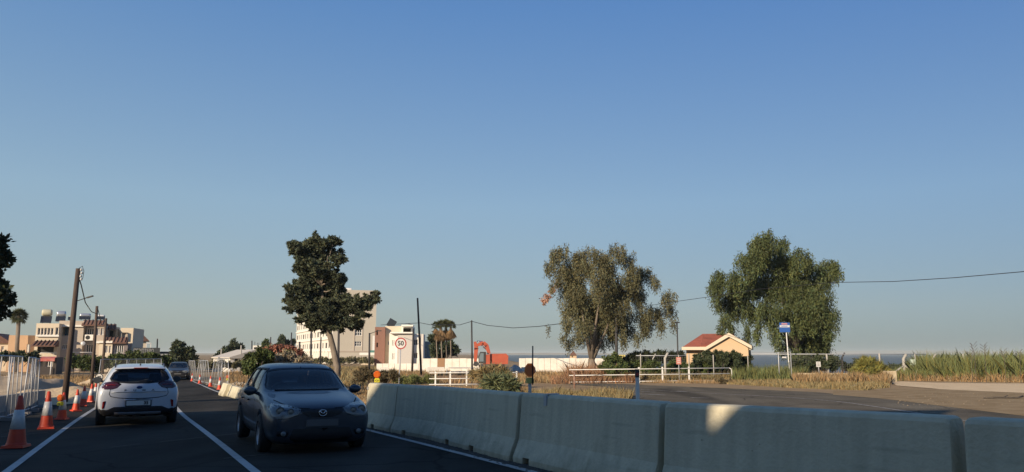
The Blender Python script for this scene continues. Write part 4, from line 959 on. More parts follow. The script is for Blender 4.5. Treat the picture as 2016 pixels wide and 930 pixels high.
# ---------- white crossover seen from behind
def make_white_cross():
    pm = paint_mat('white car paint', (.47, .50, .54)); st = [
        (2.10, .36, .62, .5, .66, .55, .45, .76), (2.02, .24, .80, .5, .80, .68, .55, .88), (1.80, .20, .87, .52, .90, .76, .60, .96), (1.35, .20, .895, .54, .97, .80, .64, 1.03), (.98, .20, .90, .54, 1.0, .81, .65, 1.09),
        (.60, .20, .90, .54, 1.02, .81, .64, 1.28), (.20, .20, .895, .54, 1.03, .81, .61, 1.46), (-.2, .20, .895, .54, 1.04, .81, .60, 1.525), (-.8, .20, .90, .56, 1.05, .805, .595, 1.535), (-1.35, .21, .905, .58, 1.06, .79, .585, 1.505),
        (-1.72, .22, .90, .60, 1.06, .775, .57, 1.455), (-1.84, .23, .895, .62, 1.05, .77, .60, 1.36), (-1.97, .25, .885, .64, 1.02, .775, .64, 1.16), (-2.04, .28, .87, .62, .97, .77, .63, 1.04), (-2.09, .32, .84, .58, .90, .75, .58, .97), (-2.11, .42, .76, .56, .78, .66, .5, .85)]
    body = subsurf_eval(car_loft(st), 2); sk = Skin(body)
    ins_ = [(y, .55, (w_ - .10), .7, zb - .02, wb - .07, wr - .06, zt - .045) for (y, z0, w_, zm, zb, wb, wr, zt) in st if -1.9 < y < .65]
    cab = car_loft(ins_); cab.materials.append(dark_in); cab = subsurf_eval(cab, 1)
    rw = [(-.60, 1.125), (-.45, 1.09), (-.2, 1.07), (.2, 1.07), (.45, 1.09), (.60, 1.125), (.625, 1.17), (.56, 1.30), (.46, 1.375), (.25, 1.40), (-.25, 1.40), (-.46, 1.375), (-.56, 1.30), (-.625, 1.17)]
    ws = rounded([(-.62, 1.11), (.62, 1.11), (.52, 1.42), (-.52, 1.42)], .06)
    sdw = [rounded([(.45, 1.08), (-.35, 1.10), (-.35, 1.44), (.15, 1.42)], .05), rounded([(-.43, 1.10), (-1.25, 1.13), (-1.02, 1.40), (-.43, 1.44)], .05)]
    cuts = [cab, prism_cut(ws, 'Y', .1, 1.4, dark_in), prism_cut(rw, 'Y', -1.4, -2.6, dark_in)] + [prism_cut(q, 'X', -1.2, 1.2, dark_in) for q in sdw]
    wy = (1.28, -1.31)
    for y in wy:
        for s in (-1, 1): cuts.append(cyl_cut(s * .62, s * 1.2, y, .34, .385, dark_in))
    cuts = cuts[1:5] + cuts[:1] + cuts[5:]
    me = boolean(body, cuts, [pm]); me.materials.clear(); me.materials.append(pm); me.shade_smooth()
    t = thing('crossover_car', 'white crossover car seen from behind, tailgate lettering and shark fin aerial', 'car'); link('body', me, t)
    sk.patch('windscreen', ws, 'F', clear_m, t, -.012, 0); sk.patch('rear_window', rw, 'B', privacy_m, t, -.012, 0)
    oq = [tuple(Vector(p) * 1.0 + (Vector(p) - Vector((0, 1.23))).normalized() * .012) for p in rw]; strip_on(sk, 'rear_window_surround', oq + oq[:1], 'B', .035, trim_m, t, .003, .005)
    for s, how in ((-1, 'L'), (1, 'R')):
        for q in sdw: sk.patch('side_window', q, how, clear_m, t, -.014, 0)
        strip_on(sk, 'wheel_arch_trim', [(-1.31 + .42 * math.cos(a), .34 + .42 * math.sin(a)) for a in [R(x) for x in range(-5, 186, 12)]], how, .05, trim_m, t, .004, .008)
        rr = MB(); pts = [sk.top(s * .555, y)[0] + Vector((0, 0, .045 if -1.25 < y < .1 else .0)) for y in (.25, .1, -.3, -.7, -1.1, -1.25, -1.42)]; rr.tube(pts, .014, 6); rr.build('roof_rail', trim_m, t)
    sp = MB(); vs = []
    for z, y in ((1.44, -1.62), (1.455, -1.86), (1.425, -1.88), (1.405, -1.72)):
        for x in (-.56, -.4, 0, .4, .56): vs.append((x, y + .05 * abs(x) ** 2, z - .07 * x * x))
    sp.add(vs, [(r * 5 + i, r * 5 + i + 1, ((r + 1) % 4) * 5 + i + 1, ((r + 1) % 4) * 5 + i) for r in range(4) for i in range(4)] + [(0, 5, 10, 15), (4, 19, 14, 9)], False); sp.build('roof_spoiler', pm, t)
    MB().box((0, -1.885, 1.432), (.30, .02, .016)).build('brake_light', mat('tail red', (.22, .014, .014), .15, coat=.5), t)
    for y in wy:
        for s in (-1, 1): make_wheel(t, s * .79, y, .335, .215, 5, s)
    mirror(t, -.83, .62, 1.07, -1, black_p, 1.1); mirror(t, .83, .62, 1.07, 1, black_p, 1.1)
    tl = [(.40, 1.035), (.47, 1.085), (.60, 1.105), (.74, 1.08), (.80, 1.03), (.805, .955), (.74, .925), (.58, .925), (.48, .955)]
    smoke = mat('smoked tail lens', (.05, .012, .014), .12, coat=.8, spec=.6); red_l = mat('tail red', (.22, .014, .014), .15, coat=.5)
    for s in (-1, 1):
        l = sk.patch('tail_light', [(a * s, z) for a, z in tl], 'B', smoke, t, .008, .014); strip_on(sk, 'light_bar', [(s * .50, 1.0), (s * .60, 1.02), (s * .72, 1.0)], 'B', .012, red_l, l, .020, .004)
        sk.patch('rear_reflector', rounded([(s * .70, .64), (s * .765, .62), (s * .77, .46), (s * .725, .47)], .015), 'B', red_l, t, .008, .01)
        strip_on(sk, 'tailgate_seam', [(s * .40, 1.04), (s * .62, .91), (s * .64, .80), (s * .60, .74), (s * .45, .705)], 'B', .012, seam_m, t, .003, .003)
    strip_on(sk, 'tailgate_seam', [(-.46, .705), (-.2, .685), (.2, .685), (.46, .705)], 'B', .014, seam_m, t, .003, .003)
    strip_on(sk, 'tailgate_crease', [(-.60, .84), (0, .845), (.60, .84)], 'B', .014, pm, t, .012, .012)
    sk.patch('plate_recess', rounded([(-.31, .675), (.31, .675), (.29, .49), (-.29, .49)], .03), 'B', pm, t, .002, .003)
    h = sk.front(0, .58, -1)[0]; pl = MB().box((0, h.y - .012, .575), (.52, .012, .115)).build('number_plate', plate_m, t); tx = stand_text('plate_number', '35', .105, sign_k, (.165, h.y - .020, .572), 0, pl, .004)
    MB().box((0, h.y - .005, .575), (.56, .01, .15)).build('plate_frame', trim_m, t)
    low = sk.patch('lower_bumper', rounded([(-.84, .44), (-.66, .40), (-.52, .47), (.52, .47), (.66, .40), (.84, .44), (.80, .26), (.6, .22), (-.6, .22), (-.80, .26)], .03), 'B', trim_m, t, .010, .02)
    strip_on(sk, 'skid_trim', [(-.5, .33), (0, .325), (.5, .33)], 'B', .05, mat('grey trim', (.2, .2, .21), .5), t, .022, .01)
    h = sk.front(0, .955, -1)[0]; MB().lathe([(0, .0), (.055, 0), (.066, .012), (.066, .02)], c=h - Vector((0, .02, 0)), n=24, M=Matrix.Rotation(-math.pi / 2, 3, 'X') @ Matrix.Diagonal((1, .55, 1))).build('oval_badge', mat('badge blue', (.02, .05, .16), .3), t)
    for ch, x in zip('PUMA', (-.30, -.10, .10, .30)):
        h = sk.front(x, .885, -1)[0]; o = link('tailgate_letter', text_mesh('tailgate_letter', ch, .062, mat('letter grey', (.12, .12, .13), .4), .004, .002), t); o.location = (x, h.y - .008, .885); o.rotation_euler = (math.pi / 2 - .1, 0, 0); o.scale = (1.5, 1, 1)
    hh = sk.top(0, -1.35)[0]; f = MB().add([(-.02, -1.25, hh.z), (.02, -1.25, hh.z), (.015, -1.42, hh.z - .005), (-.015, -1.42, hh.z - .005), (0, -1.40, hh.z + .065)], [(0, 1, 4), (1, 2, 4), (2, 3, 4), (3, 0, 4)]); f.tube([(0, -1.38, hh.z + .05), (0, -1.44, hh.z + .16)], .005, 5); f.build('aerial', trim_m, t)
    wpr = sk.front(0, 1.09, -1)[0]; MB().tube([sk.front(x, 1.10 + .0 * x, -1)[0] + Vector((0, -.015, 0)) for x in (-.02, .1, .2, .3)], .009, 5).build('rear_wiper', trim_m, t)
    seats(t, ((-.37, -.25), (.37, -.25), (-.37, -1.2), (.37, -1.2)), top=1.2)
    return t, sk
def place_car(t, x, y, hd, pitch=0.0):
    t.location = (x, y, height(x, y) + .012); t.rotation_euler = (pitch, 0, hd)
dk, _ = make_dark_hatch(); dk['label'] = 'dark blue grey hatchback driving toward the camera in the right lane'
g = G(609, 893); ang = R(180 + 29)     # its front points back down the road
hd = R(180 + 26.5)
fx, fy = -math.sin(hd), math.cos(hd)
front = G(628, 893)
place_car(dk, front.x - fx * 2.05, front.y - fy * 2.05, hd); dk.scale = (1.05, 1.0, 1.05)
wc, _ = make_white_cross(); rr_ = G(269, 838); hw_ = R(27); fx, fy = -math.sin(hw_), math.cos(hw_); place_car(wc, rr_.x + fx * 1.95, rr_.y + fy * 1.95, hw_); wc.scale = (1.06, 1.0, 1.02)
# distant traffic
fd, _ = make_dark_hatch(True, 'black car paint', (.014, .014, .017), 'suv_car'); fd['label'] = 'black car approaching far down the road behind the white car'
g = G(349, 749); hd = R(180 + 22); fx, fy = -math.sin(hd), math.cos(hd); place_car(fd, g.x - fx * 2, g.y - fy * 2, hd); fd.scale = (1.04, 1.04, 1.04)
for c in fd.children:
    if c.name.startswith('badge'): c.scale = (1, 1, 1)
sv = dup(fd); sv.name = 'hatchback'; sv['label'] = 'silver grey car mostly hidden between the white car and the black one'
sp_ = paint_mat('silver paint', (.35, .36, .38))
for c in sv.children:
    if c.data and c.data.materials and c.data.materials[0] and c.data.materials[0].name == 'black car paint':
        c.data = c.data.copy(); c.data.materials[0] = sp_
g = GY(311, 70); place_car(sv, g.x, g.y, R(22)); sv.scale = (1, 1, 1)
# ================================================================ buildings
glass_b = mat('window glass', (.035, .045, .055), .12, spec=.6); frame_w = mat('window frame white', (.68, .66, .62), .5); glass_blue = mat('blue glass', (.05, .13, .20), .15, spec=.6)
stucco_c = mat('cream stucco', (.66, .57, .43), .9, (.60, .51, .38), .5, 8, .15, 15); stucco_b = mat('beige stucco', (.47, .40, .325), .9, (.42, .355, .285), .4, 8, .15, 15)
stucco_w = mat('white stucco', (.80, .77, .70), .9, (.73, .70, .62), .4, 8, .15, 15); tan = mat('tan stucco', (.60, .40, .25), .9, (.53, .35, .21), .4, 8, .15, 15)
brown_w = mat('terracotta wall', (.25, .13, .095), .9, (.21, .11, .08), .4, 8, .15, 15); tile_m = mat('roof tile', (.17, .09, .065), .85, (.12, .065, .05), 3, 6, .3, 15)
grey_w = mat('grey stucco', (.36, .345, .335), .9, (.32, .305, .295), .4, 8, .15, 15); dark_o = mat('dark opening', (.03, .03, .03), .9); slate = mat('blue grey wall', (.20, .24, .27), .9)
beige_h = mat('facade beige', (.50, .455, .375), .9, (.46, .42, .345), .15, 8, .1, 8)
class Site:
    "local frame whose front plane (y=0) faces back along the sight line, turned by yaw"
    def __init__(s, name, label, px, Y, yaw=0.0, cat='building', group=None, rz=None):
        g = XY(px, Y); s.g = g; s.rz = (-math.atan2(g.x, g.y) + R(yaw)) if rz is None else rz
        s.t = thing(name, label, cat, g, s.rz, group); s.M = Matrix.Rotation(s.rz, 3, 'Z'); s.Mi = s.M.transposed()
    def loc(s, px, py, d=0.0):
        r = ray(px, py); o = s.Mi @ (Vector((0, 0, EYE)) - s.g); dd = s.Mi @ r; t = (d - o.y) / dd.y; p = o + dd * t; return p
    def x(s, px, d=0.0, py=690): return s.loc(px, py, d).x
    def z(s, px, py, d=0.0): return s.loc(px, py, d).z
def wall_open(W, H, ops, depth=.2, y=0.0, x0=0.0, z0=0.0):
    "wall sheet with real openings and reveals; ops (xa,xb,za,zb) in local coordinates"
    xs_ = sorted({x0, x0 + W} | {v for o in ops for v in o[:2]}); zs = sorted({z0, z0 + H} | {v for o in ops for v in o[2:4]}); b = MB()
    for i in range(len(xs_) - 1):
        for j in range(len(zs) - 1):
            cx, cz = (xs_[i] + xs_[i + 1]) / 2, (zs[j] + zs[j + 1]) / 2
            if any(o[0] < cx < o[1] and o[2] < cz < o[3] for o in ops): continue
            b.add([(xs_[i], y, zs[j]), (xs_[i + 1], y, zs[j]), (xs_[i + 1], y, zs[j + 1]), (xs_[i], y, zs[j + 1])], [(0, 1, 2, 3)])
    for o in ops:
        a, c, d, e = o[:4]; b.add([(a, y, d), (c, y, d), (c, y, e), (a, y, e), (a, y + depth, d), (c, y + depth, d), (c, y + depth, e), (a, y + depth, e)], [(0, 1, 5, 4), (1, 2, 6, 5), (2, 3, 7, 6), (3, 0, 4, 7)])
    return b
def shell(b, x0, x1, z0, z1, y, D):
    "sides, back and roof behind an opened front wall"
    b.add([(x0, y, z0), (x1, y, z0), (x1, y + D, z0), (x0, y + D, z0), (x0, y, z1), (x1, y, z1), (x1, y + D, z1), (x0, y + D, z1)], [(1, 2, 6, 5), (2, 3, 7, 6), (3, 0, 4, 7), (4, 5, 6, 7)]); return b
def window(t, o, y, nx=2, nz=1, fm=None, gm=None, depth=.14, fr=.07, name='window'):
    a, c, d, e = o[:4]; b = MB(); yy = y + depth
    b.box(((a + c) / 2, yy, d + fr / 2), (c - a, .06, fr)); b.box(((a + c) / 2, yy, e - fr / 2), (c - a, .06, fr))
    for i in range(nx + 1):
        x = a + fr / 2 + (c - a - fr) * i / nx; b.box((x, yy - .003, (d + e) / 2), (fr, .06, e - d - .01))
    for j in range(1, nz): b.box(((a + c) / 2, yy - .006, d + (e - d) * j / nz), (c - a - .02, .06, fr * .8))
    w = b.build(name, fm or frame_w, t); MB().box(((a + c) / 2, yy + .035, (d + e) / 2), (c - a, .02, e - d)).build('pane', gm or glass_b, w); return w
def block(S, px0, px1, pyt, m, ops=(), d=0.0, D=8, pyb=None, name='wall', x=None, z0=-.5, depth=.25, parapet=True, wm=None):
    x0, x1 = S.x(px0, d, pyt), S.x(px1, d, pyt)
    if x: x0, x1 = x
    z1 = S.z((px0 + px1) / 2, pyt, d); zb = z0 if pyb is None else S.z((px0 + px1) / 2, pyb, d); L = []
    for o in ops:
        a, c = S.x(o[0], d, (o[2] + o[3]) / 2), S.x(o[1], d, (o[2] + o[3]) / 2); L.append((a, c, S.z((o[0] + o[1]) / 2, o[3], d), S.z((o[0] + o[1]) / 2, o[2], d)))
    dmax = max([depth] + [o[5] for o in ops if len(o) > 5 and o[5]])
    b = wall_open(x1 - x0, z1 - zb, L, depth, d, x0, zb); shell(b, x0, x1, zb, z1, d, D); w = b.build(name, m, S.t)
    for o, l in zip(ops, L):
        kind = o[4] if len(o) > 4 else 'w2'
        if kind.startswith('w'): window(S.t, l, d, int(kind[1:] or 2), 1, gm=wm)
        elif kind == 'dark': MB().box(((l[0] + l[1]) / 2, d + depth + .02, (l[2] + l[3]) / 2), (l[1] - l[0], .02, l[3] - l[2])).build('opening', dark_o, S.t)
        elif kind == 'blue': MB().box(((l[0] + l[1]) / 2, d + depth + .02, (l[2] + l[3]) / 2), (l[1] - l[0], .02, l[3] - l[2])).build('door', glass_blue, S.t)
        elif kind == 'loggia':
            MB().box(((l[0] + l[1]) / 2, d + depth + .04, (l[2] + l[3]) / 2), (l[1] - l[0], .02, l[3] - l[2])).build('loggia_back', stucco_b, S.t)
    return x0, x1, zb, z1
# ---- flats on the left
S = Site('apartment_house', 'two storey beige flats with tiled awnings and water tanks on the roof', 165, 98, -14)
T = S.t
block(S, 72, 117, 637, stucco_c, [(74, 79.5, 646, 660, 'w1'), (80.5, 86, 646, 660, 'w1'), (87, 92.5, 646, 660, 'w1'), (93.5, 99, 646, 660, 'w1'), (100, 105.5, 646, 660, 'w1'), (109, 115, 645, 660, 'w1'), (71.5 + 2, 106, 680, 695, 'dark')], -1.0, 9)
block(S, 117, 166, 632, stucco_b, [(118, 138, 644, 661, 'blue', 1.6), (121, 137, 678, 688, 'w4')], .4, 8, depth=1.2)
block(S, 162, 191, 642, grey_w, [(163, 169, 648, 668, 'dark'), (171, 185, 647, 660, 'w3'), (169, 183, 678, 695, 'w3'), (186, 190, 678, 690, 'dark')], 1.2, 7)
block(S, 189, 208, 641, stucco_b, [(190.5, 196.5, 646.5, 660, 'w2'), (198.5, 204.5, 646.5, 660, 'w2')], .2, 8)
block(S, 196, 222, 671, stucco_c, [(207.5, 213, 681, 695, 'w2'), (214.5, 219, 681, 695, 'w2')], -.6, 6)
block(S, 222, 252, 676, mat('shaded plum wall', (.20, .17, .165), .9), [(226, 243, 680, 696, 'w4')], -.4, 6)  # one even dark plum wall colour
block(S, 238, 263, 646, stucco_c, [(239.5, 251, 655, 669, 'loggia')], 1.5, 7)
block(S, 210, 240, 650, tan, [(213, 223, 651, 664, 'dark')], 2.5, 5)
def cornice(pxa, pxb, py, d, m, th=.22, out=.25):
    a, c = S.x(pxa, d, py), S.x(pxb, d, py); z = S.z((pxa + pxb) / 2, py, d); MB().box(((a + c) / 2, d - out / 2 + .0, z), (c - a, out, th)).build('cornice', stucco_w, T)
cornice(117.5, 165, 642, .4, stucco_w); cornice(71.5, 117, 661.5, -1.0, stucco_w); cornice(189, 222, 674, -.6, stucco_w, .2); cornice(189, 208, 674.5, .2, stucco_w)
def tiled(px0, px1, py0, py1, d, drop, label='awning_roof'):
    a0, a1 = S.x(px0, d, py1), S.x(px1, d, py1); zt, zb = S.z((px0 + px1) / 2, py0, d), S.z((px0 + px1) / 2, py1, d); b = MB()
    b.add([(a0, d - drop, zb), (a1, d - drop, zb), (a1, d, zt), (a0, d, zt), (a0, d - drop, zb - .12), (a1, d - drop, zb - .12), (a1, d, zb - .12), (a0, d, zb - .12)], [(0, 1, 2, 3), (4, 5, 1, 0), (4, 7, 6, 5), (0, 3, 7, 4), (1, 5, 6, 2)]); r = b.build(label, tile_m, T)
    n = int((a1 - a0) / .42); 
    for k in range(n):
        x = a0 + (k + .5) * (a1 - a0) / n; MB().tube([(x, d - drop, zb + .04), (x, d, zt + .04)], .08, 6).build('tile_row', tile_m, r)
tiled(164, 208, 630.5, 640.5, .9, .9); tiled(207, 252, 664.5, 675, .2, 1.0); tiled(69, 116, 671, 681, -1.2, 1.6, 'awning_roof'); tiled(207, 229, 638.5, 648, 2.2, 1.0)
zz = lambda px, py, d: S.z(px, py, d)
MB().box((S.x(228, .6), .6, (zz(228, 648, .6) + zz(228, 664, .6)) / 2), (.3, .3, zz(228, 648, .6) - zz(228, 664, .6))).build('pillar', dark_o, T)
b = MB(); c = S.loc(176.5, 665, .9); b.box((c.x, .75, c.z), (.95, .5, .75)); ac = b.build('air_conditioner', stucco_w, T); MB().lathe([(0, 0), (.27, 0)], c=(c.x - .12, .49, c.z), n=16, M=Matrix.Rotation(math.pi / 2, 3, 'X')).build('fan', dark_o, ac)
c = S.loc(163.5, 676.5, -.2); b = MB(); b.lathe([(0, .07), (.18, .04), (.27, 0)], c=(c.x, c.y, c.z), n=16, M=Matrix.Rotation(R(80), 3, 'X')); b.tube([c, (c.x, .35, c.z - .1)], .03, 5); b.build('satellite_dish', galv, T)
# balcony rail and lower terrace
a, c = S.x(62, -2.4), S.x(112, -2.4); z1 = zz(88, 695, -2.4); z0 = zz(88, 704, -2.4); b = MB(); b.tube([(a, -2.4, z1), (c, -2.4, z1)], .04, 6); b.tube([(a, -2.4, z0), (c, -2.4, z0)], .04, 6); k = a
while k <= c: b.tube([(k, -2.4, z0), (k, -2.4, z1)], .02, 5); k += .35
b.build('balcony_rail', frame_w, T)
a, c = S.x(140, -.5), S.x(190, -.5); b = MB().tube([(a, -.4, zz(165, 694, -.5)), (c, -.4, zz(165, 694, -.5))], .04, 6); b.build('balcony_rail', frame_w, T)
# water tanks and collectors on the roof
tankm = mat('tank cream', (.55, .52, .36), .45, (.48, .45, .32), 2); tankw = mat('tank steel', (.52, .53, .54), .3, metal=.6); pan = mat('solar panel', (.03, .035, .045), .2)
def tank(px, py, wpx, hpx, d, m, label, base_py=None):
    c = S.loc(px, py, d); w_ = S.x(px + wpx / 2, d, py) - S.x(px - wpx / 2, d, py); h_ = S.z(px, py - hpx / 2, d) - S.z(px, py + hpx / 2, d); r = h_ / 2
    zr = S.z(px, base_py or 634, d); wl = S.M @ Vector((c.x, c.y, zr)) + S.g; t = thing('solar_water_heater', label, 'water heater', wl, S.rz + .2, 'water heaters on the roof of the flats'); cz = c.z - zr
    M = Matrix.Rotation(math.pi / 2, 3, 'Y'); MB().lathe([(0, -w_ / 2), (r * .7, -w_ / 2), (r * .95, -w_ / 2 + .12), (r, -w_ / 2 + .2), (r, w_ / 2 - .2), (r * .95, w_ / 2 - .12), (r * .7, w_ / 2), (0, w_ / 2)], c=(0, 0, cz), n=18, M=M).build('tank', m, t)
    b = MB()
    for x in (-w_ * .35, w_ * .35): b.tube([(x, .3, 0), (x, .2, cz - r * .8)], .035, 5); b.tube([(x, -.4, 0), (x, -.1, cz - r * .8)], .035, 5)
    b.build('stand', galv, t); MB().box((0, -.55, max(.3, cz * .35)), (w_ * 1.05, .08, max(.5, cz * .8)), M=Matrix.Rotation(R(-40), 3, 'X')).build('collector', pan, t)
tank(93, 616, 20, 13.5, 1.5, tankm, 'large cream water tank at the left end of the flats roof', 637); tank(121, 618.5, 18, 12, 1.5, tankw, 'second roof water tank from the left, steel coloured', 634); tank(142, 626.5, 14, 9, 1.5, tankm, 'small cream roof tank just left of the thick leaning pole', 632)
tank(168, 621.5, 21, 8.5, 2, tankw, 'long steel roof tank between the two left wooden poles', 631); tank(198, 624, 17, 8, 2, frame_w, 'white roof tank at the right end of the tiled parapet', 631)
# tan neighbour on the left
S2 = Site('annex_building', 'tan flat roofed building left of the flats below the palm', 44, 97, -12)
S_, S = S, S2; T = S2.t; block(S2, 18, 70, 660.5, tan, [(52, 59, 678, 696, 'dark')], 0, 9); MB().box((S2.x(56, -.02), .1, zz(56, 687, 0)), (.9, .06, 2.0)).build('shutter', stucco_w, T); S = S_
S3 = Site('bungalow', 'low white house with dark tiled roof at the left edge of the photo', 0, 100, -12); block(S3, -40, 18, 676, stucco_c, [(2, 8, 682, 690, 'w2')], 0, 7)
x0, x1 = S3.x(-42, 0), S3.x(19, 0); z = S3.z(0, 676, 0); b = MB(); b.prism([(x0 - .3, z), (x1 + .3, z), ((x0 + x1) / 2, z + 1.3)], -.3, 7); b.build('roof', tile_m, S3.t)
# food kiosk with red awning before the flats
S4 = Site('snack_kiosk', 'dark roadside kiosk with a faded red awning in front of the flats', 88, 84, -10); block(S4, 66, 112, 704, mat('dark kiosk wall', (.07, .06, .055), .9), [(70, 84, 711, 722, 'dark'), (90, 104, 711, 722, 'w3')], 0, 4)
a, c = S4.x(79, -1), S4.x(110, -1); z1, z0 = S4.z(90, 706, -1), S4.z(90, 711.5, -1); b = MB(); b.add([(a, 0, z1 + .2), (c, 0, z1 + .2), (c, -1.2, z1), (a, -1.2, z1), (a, -1.22, z0), (c, -1.22, z0)], [(0, 1, 2, 3), (3, 2, 5, 4)]); b.build('awning', mat('faded red canvas', (.48, .10, .08), .8, (.55, .22, .18), 1.5), S4.t)
for px in (68, 103): MB().tube([(S4.x(px, -1.2), -1.1, -.3), (S4.x(px, -1.2), -1.1, z0)], .05, 6).build('awning_post', frame_w, S4.t)
# periptero kiosk with roof sign
S5 = Site('kiosk_building', 'dark flat kiosk with large letters ΠΕΡΙΠΤΕΡΟ along its roof sign', 290, 100, 0); dkw = mat('kiosk charcoal', (.045, .05, .052), .8)
block(S5, 262, 316, 693, dkw, [(268, 300, 697, 706, 'dark')], .3, 6)
a, c = S5.x(262, 0), S5.x(315, 0); z1, z0 = S5.z(290, 685, 0), S5.z(290, 697, 0); MB().box(((a + c) / 2, .05, (z1 + z0) / 2), (c - a, .2, z1 - z0)).build('sign_board', dkw, S5.t)
tx = stand_text('sign_letters', 'ΠΕΡΙΠΤΕΡΟ', .72, mat('letter pale', (.33, .33, .32), .6), (S5.x(283, 0), -.07, S5.z(283, 691.8, 0)), 0, S5.t, .012, 1.0); W = tx.dimensions.x; k = (S5.x(303, 0) - S5.x(263.5, 0)) / max(W, .1); tx.scale = (k, 1, 1)
a, c = S5.x(316, .5), S5.x(337, .5); zt = S5.z(326, 692.5, .5); MB().box(((a + c) / 2, 2.5, zt - .15), (c - a, 4, .3)).build('canopy', dkw, S5.t); MB().tube([(c - .3, .7, -.3), (c - .3, .7, zt - .3)], .08, 6).build('canopy_post', dkw, S5.t)
b = MB(); a, c = S5.x(287.5, 1), S5.x(296, 1); z1 = S5.z(290, 676, 1); z0 = S5.z(290, 686, 1); 
for xx in (a, c): b.box((xx, 1, (z0 + z1) / 2), (.12, .12, z1 - z0))
b.box(((a + c) / 2, 1, z1), (c - a + .12, .12, .12)); b.build('roof_frame', frame_w, S5.t)
S6 = Site('house', 'small peach house with arched white window edge behind the kiosk roof sign', 275, 118, 0); block(S6, 262, 288, 672, stucco_c, [(274, 282, 668.5 + 6, 680, 'dark'), (265, 271, 680, 684, 'w2')], 0, 7)
x0, x1 = S6.x(261, 0), S6.x(289, 0); z = S6.z(275, 672, 0); MB().prism([(x0 - .3, z), (x1 + .3, z), (x1 * .7 + x0 * .3, z + .9), (x0 + .2, z + 1.6)], -.4, 7).build('roof', tile_m, S6.t)
# long white shed and block house far along the road
S7 = Site('shed', 'long low white shed with sloping roof beyond the right mesh fence', 470, 95, 20); block(S7, 453, 500, 706, stucco_w, [(462, 469, 705.9 + .6, 714, 'dark'), (480, 484, 707, 714, 'dark')], 0, 6)
x0, x1 = S7.x(451, 0), S7.x(502, 0); z = S7.z(476, 706, 0); b = MB(); b.prism([(x0, z), (x1, z), (x1, z + 1.1), (x0, z + .15)], -.3, 6.3); b.build('roof', mat('pale roof sheet', (.50, .46, .40), .8), S7.t)
S8 = Site('block_house', 'white flat roofed block house behind the flowering hedge with roof masts', 510, 150, 0); block(S8, 498, 520, 680.5, stucco_w, [(500, 508, 684, 688, 'dark'), (512, 516, 684, 690, 'w2')], 0, 9)
b = MB(); 
for px in (501, 506, 509, 515): b.tube([(S8.x(px, 2), 2, S8.z(px, 681, 2)), (S8.x(px, 2), 2, S8.z(px, 673 + (px % 3), 2))], .05, 5)
b.build('roof_mast', steel_d, S8.t)
# ---- tall apartment block: left long face and right end face
ang = math.atan2(230 - 175, (582 - 1008) / 1500 * 230 - (653 - 1008) / 1500 * 175)
c0 = XY(653.5, 175); cL = XY(582, 232); cR = XY(738.5, 178)
t = thing('apartment_block', 'tall six storey apartment block, white balconied side and plain beige end, behind the cypress', 'building', c0)
H = P(700, 571, 176).z - c0.z; vL = cL - c0; vL.z = 0; vR = cR - c0; vR.z = 0; LL_, LR_ = vL.length, vR.length; aL, aR = math.atan2(-vL.y, -vL.x), math.atan2(vR.y, vR.x)
def facade(parent, name, L, H, ops, m, rz, loc, depth=.3, thick=1.0, wins=True, nx=2, gm=None):
    o = wall_open(L, H, ops, depth, 0, 0, -1).build(name, m, parent); o.location = loc; o.rotation_euler = (0, 0, rz)
    return o
# long side: local x runs from far end (0) to the corner (L)
ops = []; fl = H / 6.0
nb_ = 14
for f in range(1, 6):
    for k in range(nb_):
        x = 1.2 + k * (LL_ - 2) / nb_; ops.append((x, x + (1.5 if k % 3 else 2.4), f * fl + .75, f * fl + 2.0))
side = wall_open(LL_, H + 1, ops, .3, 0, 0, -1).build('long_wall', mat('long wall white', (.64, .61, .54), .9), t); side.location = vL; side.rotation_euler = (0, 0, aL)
wm_ = None
for i, o in enumerate(ops):
    w = window(side, o, 0, 2, 1, fm=steel_d, fr=.07, gm=dark_o)
for f in range(1, 6):
    MB().box((LL_ / 2, -.14, f * fl + .05), (LL_ - .6, .28, .22)).build('floor_band', stucco_w, side)
b = MB(); 
for k in range(int(LL_ / 4)): b.box((2 + k * 4, -.6, .9), (.35, .35, 4.2))
b.build('column', stucco_w, side); MB().box((LL_ / 2, .2, 1.0), (LL_ - 1, .3, 1.7)).build('ground_floor_glazing', glass_b, side)
sx = lambda px: (px - 653.5) / (738.5 - 653.5) * LR_
pz = lambda py: P(700, py, 176).z - c0.z
eo = [(sx(697), sx(711), pz(594), pz(585)), (sx(697), sx(711), pz(661), pz(649)), (sx(697), sx(711), pz(682), pz(672)), (sx(697), sx(711), pz(638), pz(628)), (sx(697), sx(711), pz(615), pz(606))]
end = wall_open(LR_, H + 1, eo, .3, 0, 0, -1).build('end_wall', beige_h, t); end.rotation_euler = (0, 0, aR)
for o in eo: window(end, o, 0, 3, 2, fr=.12)
MB().box((sx(704), -.03, H / 2 + 1), (sx(713) - sx(695), .05, H - 4)).build('stair_strip', mat('facade grey', (.36, .33, .27), .9), end) if False else None
MB().box((LR_ / 2, -.06, pz(692)), (LR_, .12, .25)).build('band', stucco_b, end); 
for xx in (sx(696), sx(712)): MB().box((xx, -.04, (pz(694) + H) / 2 - .6), (.18, .08, H - pz(694) - 1.4)).build('groove_trim', stucco_b, end)
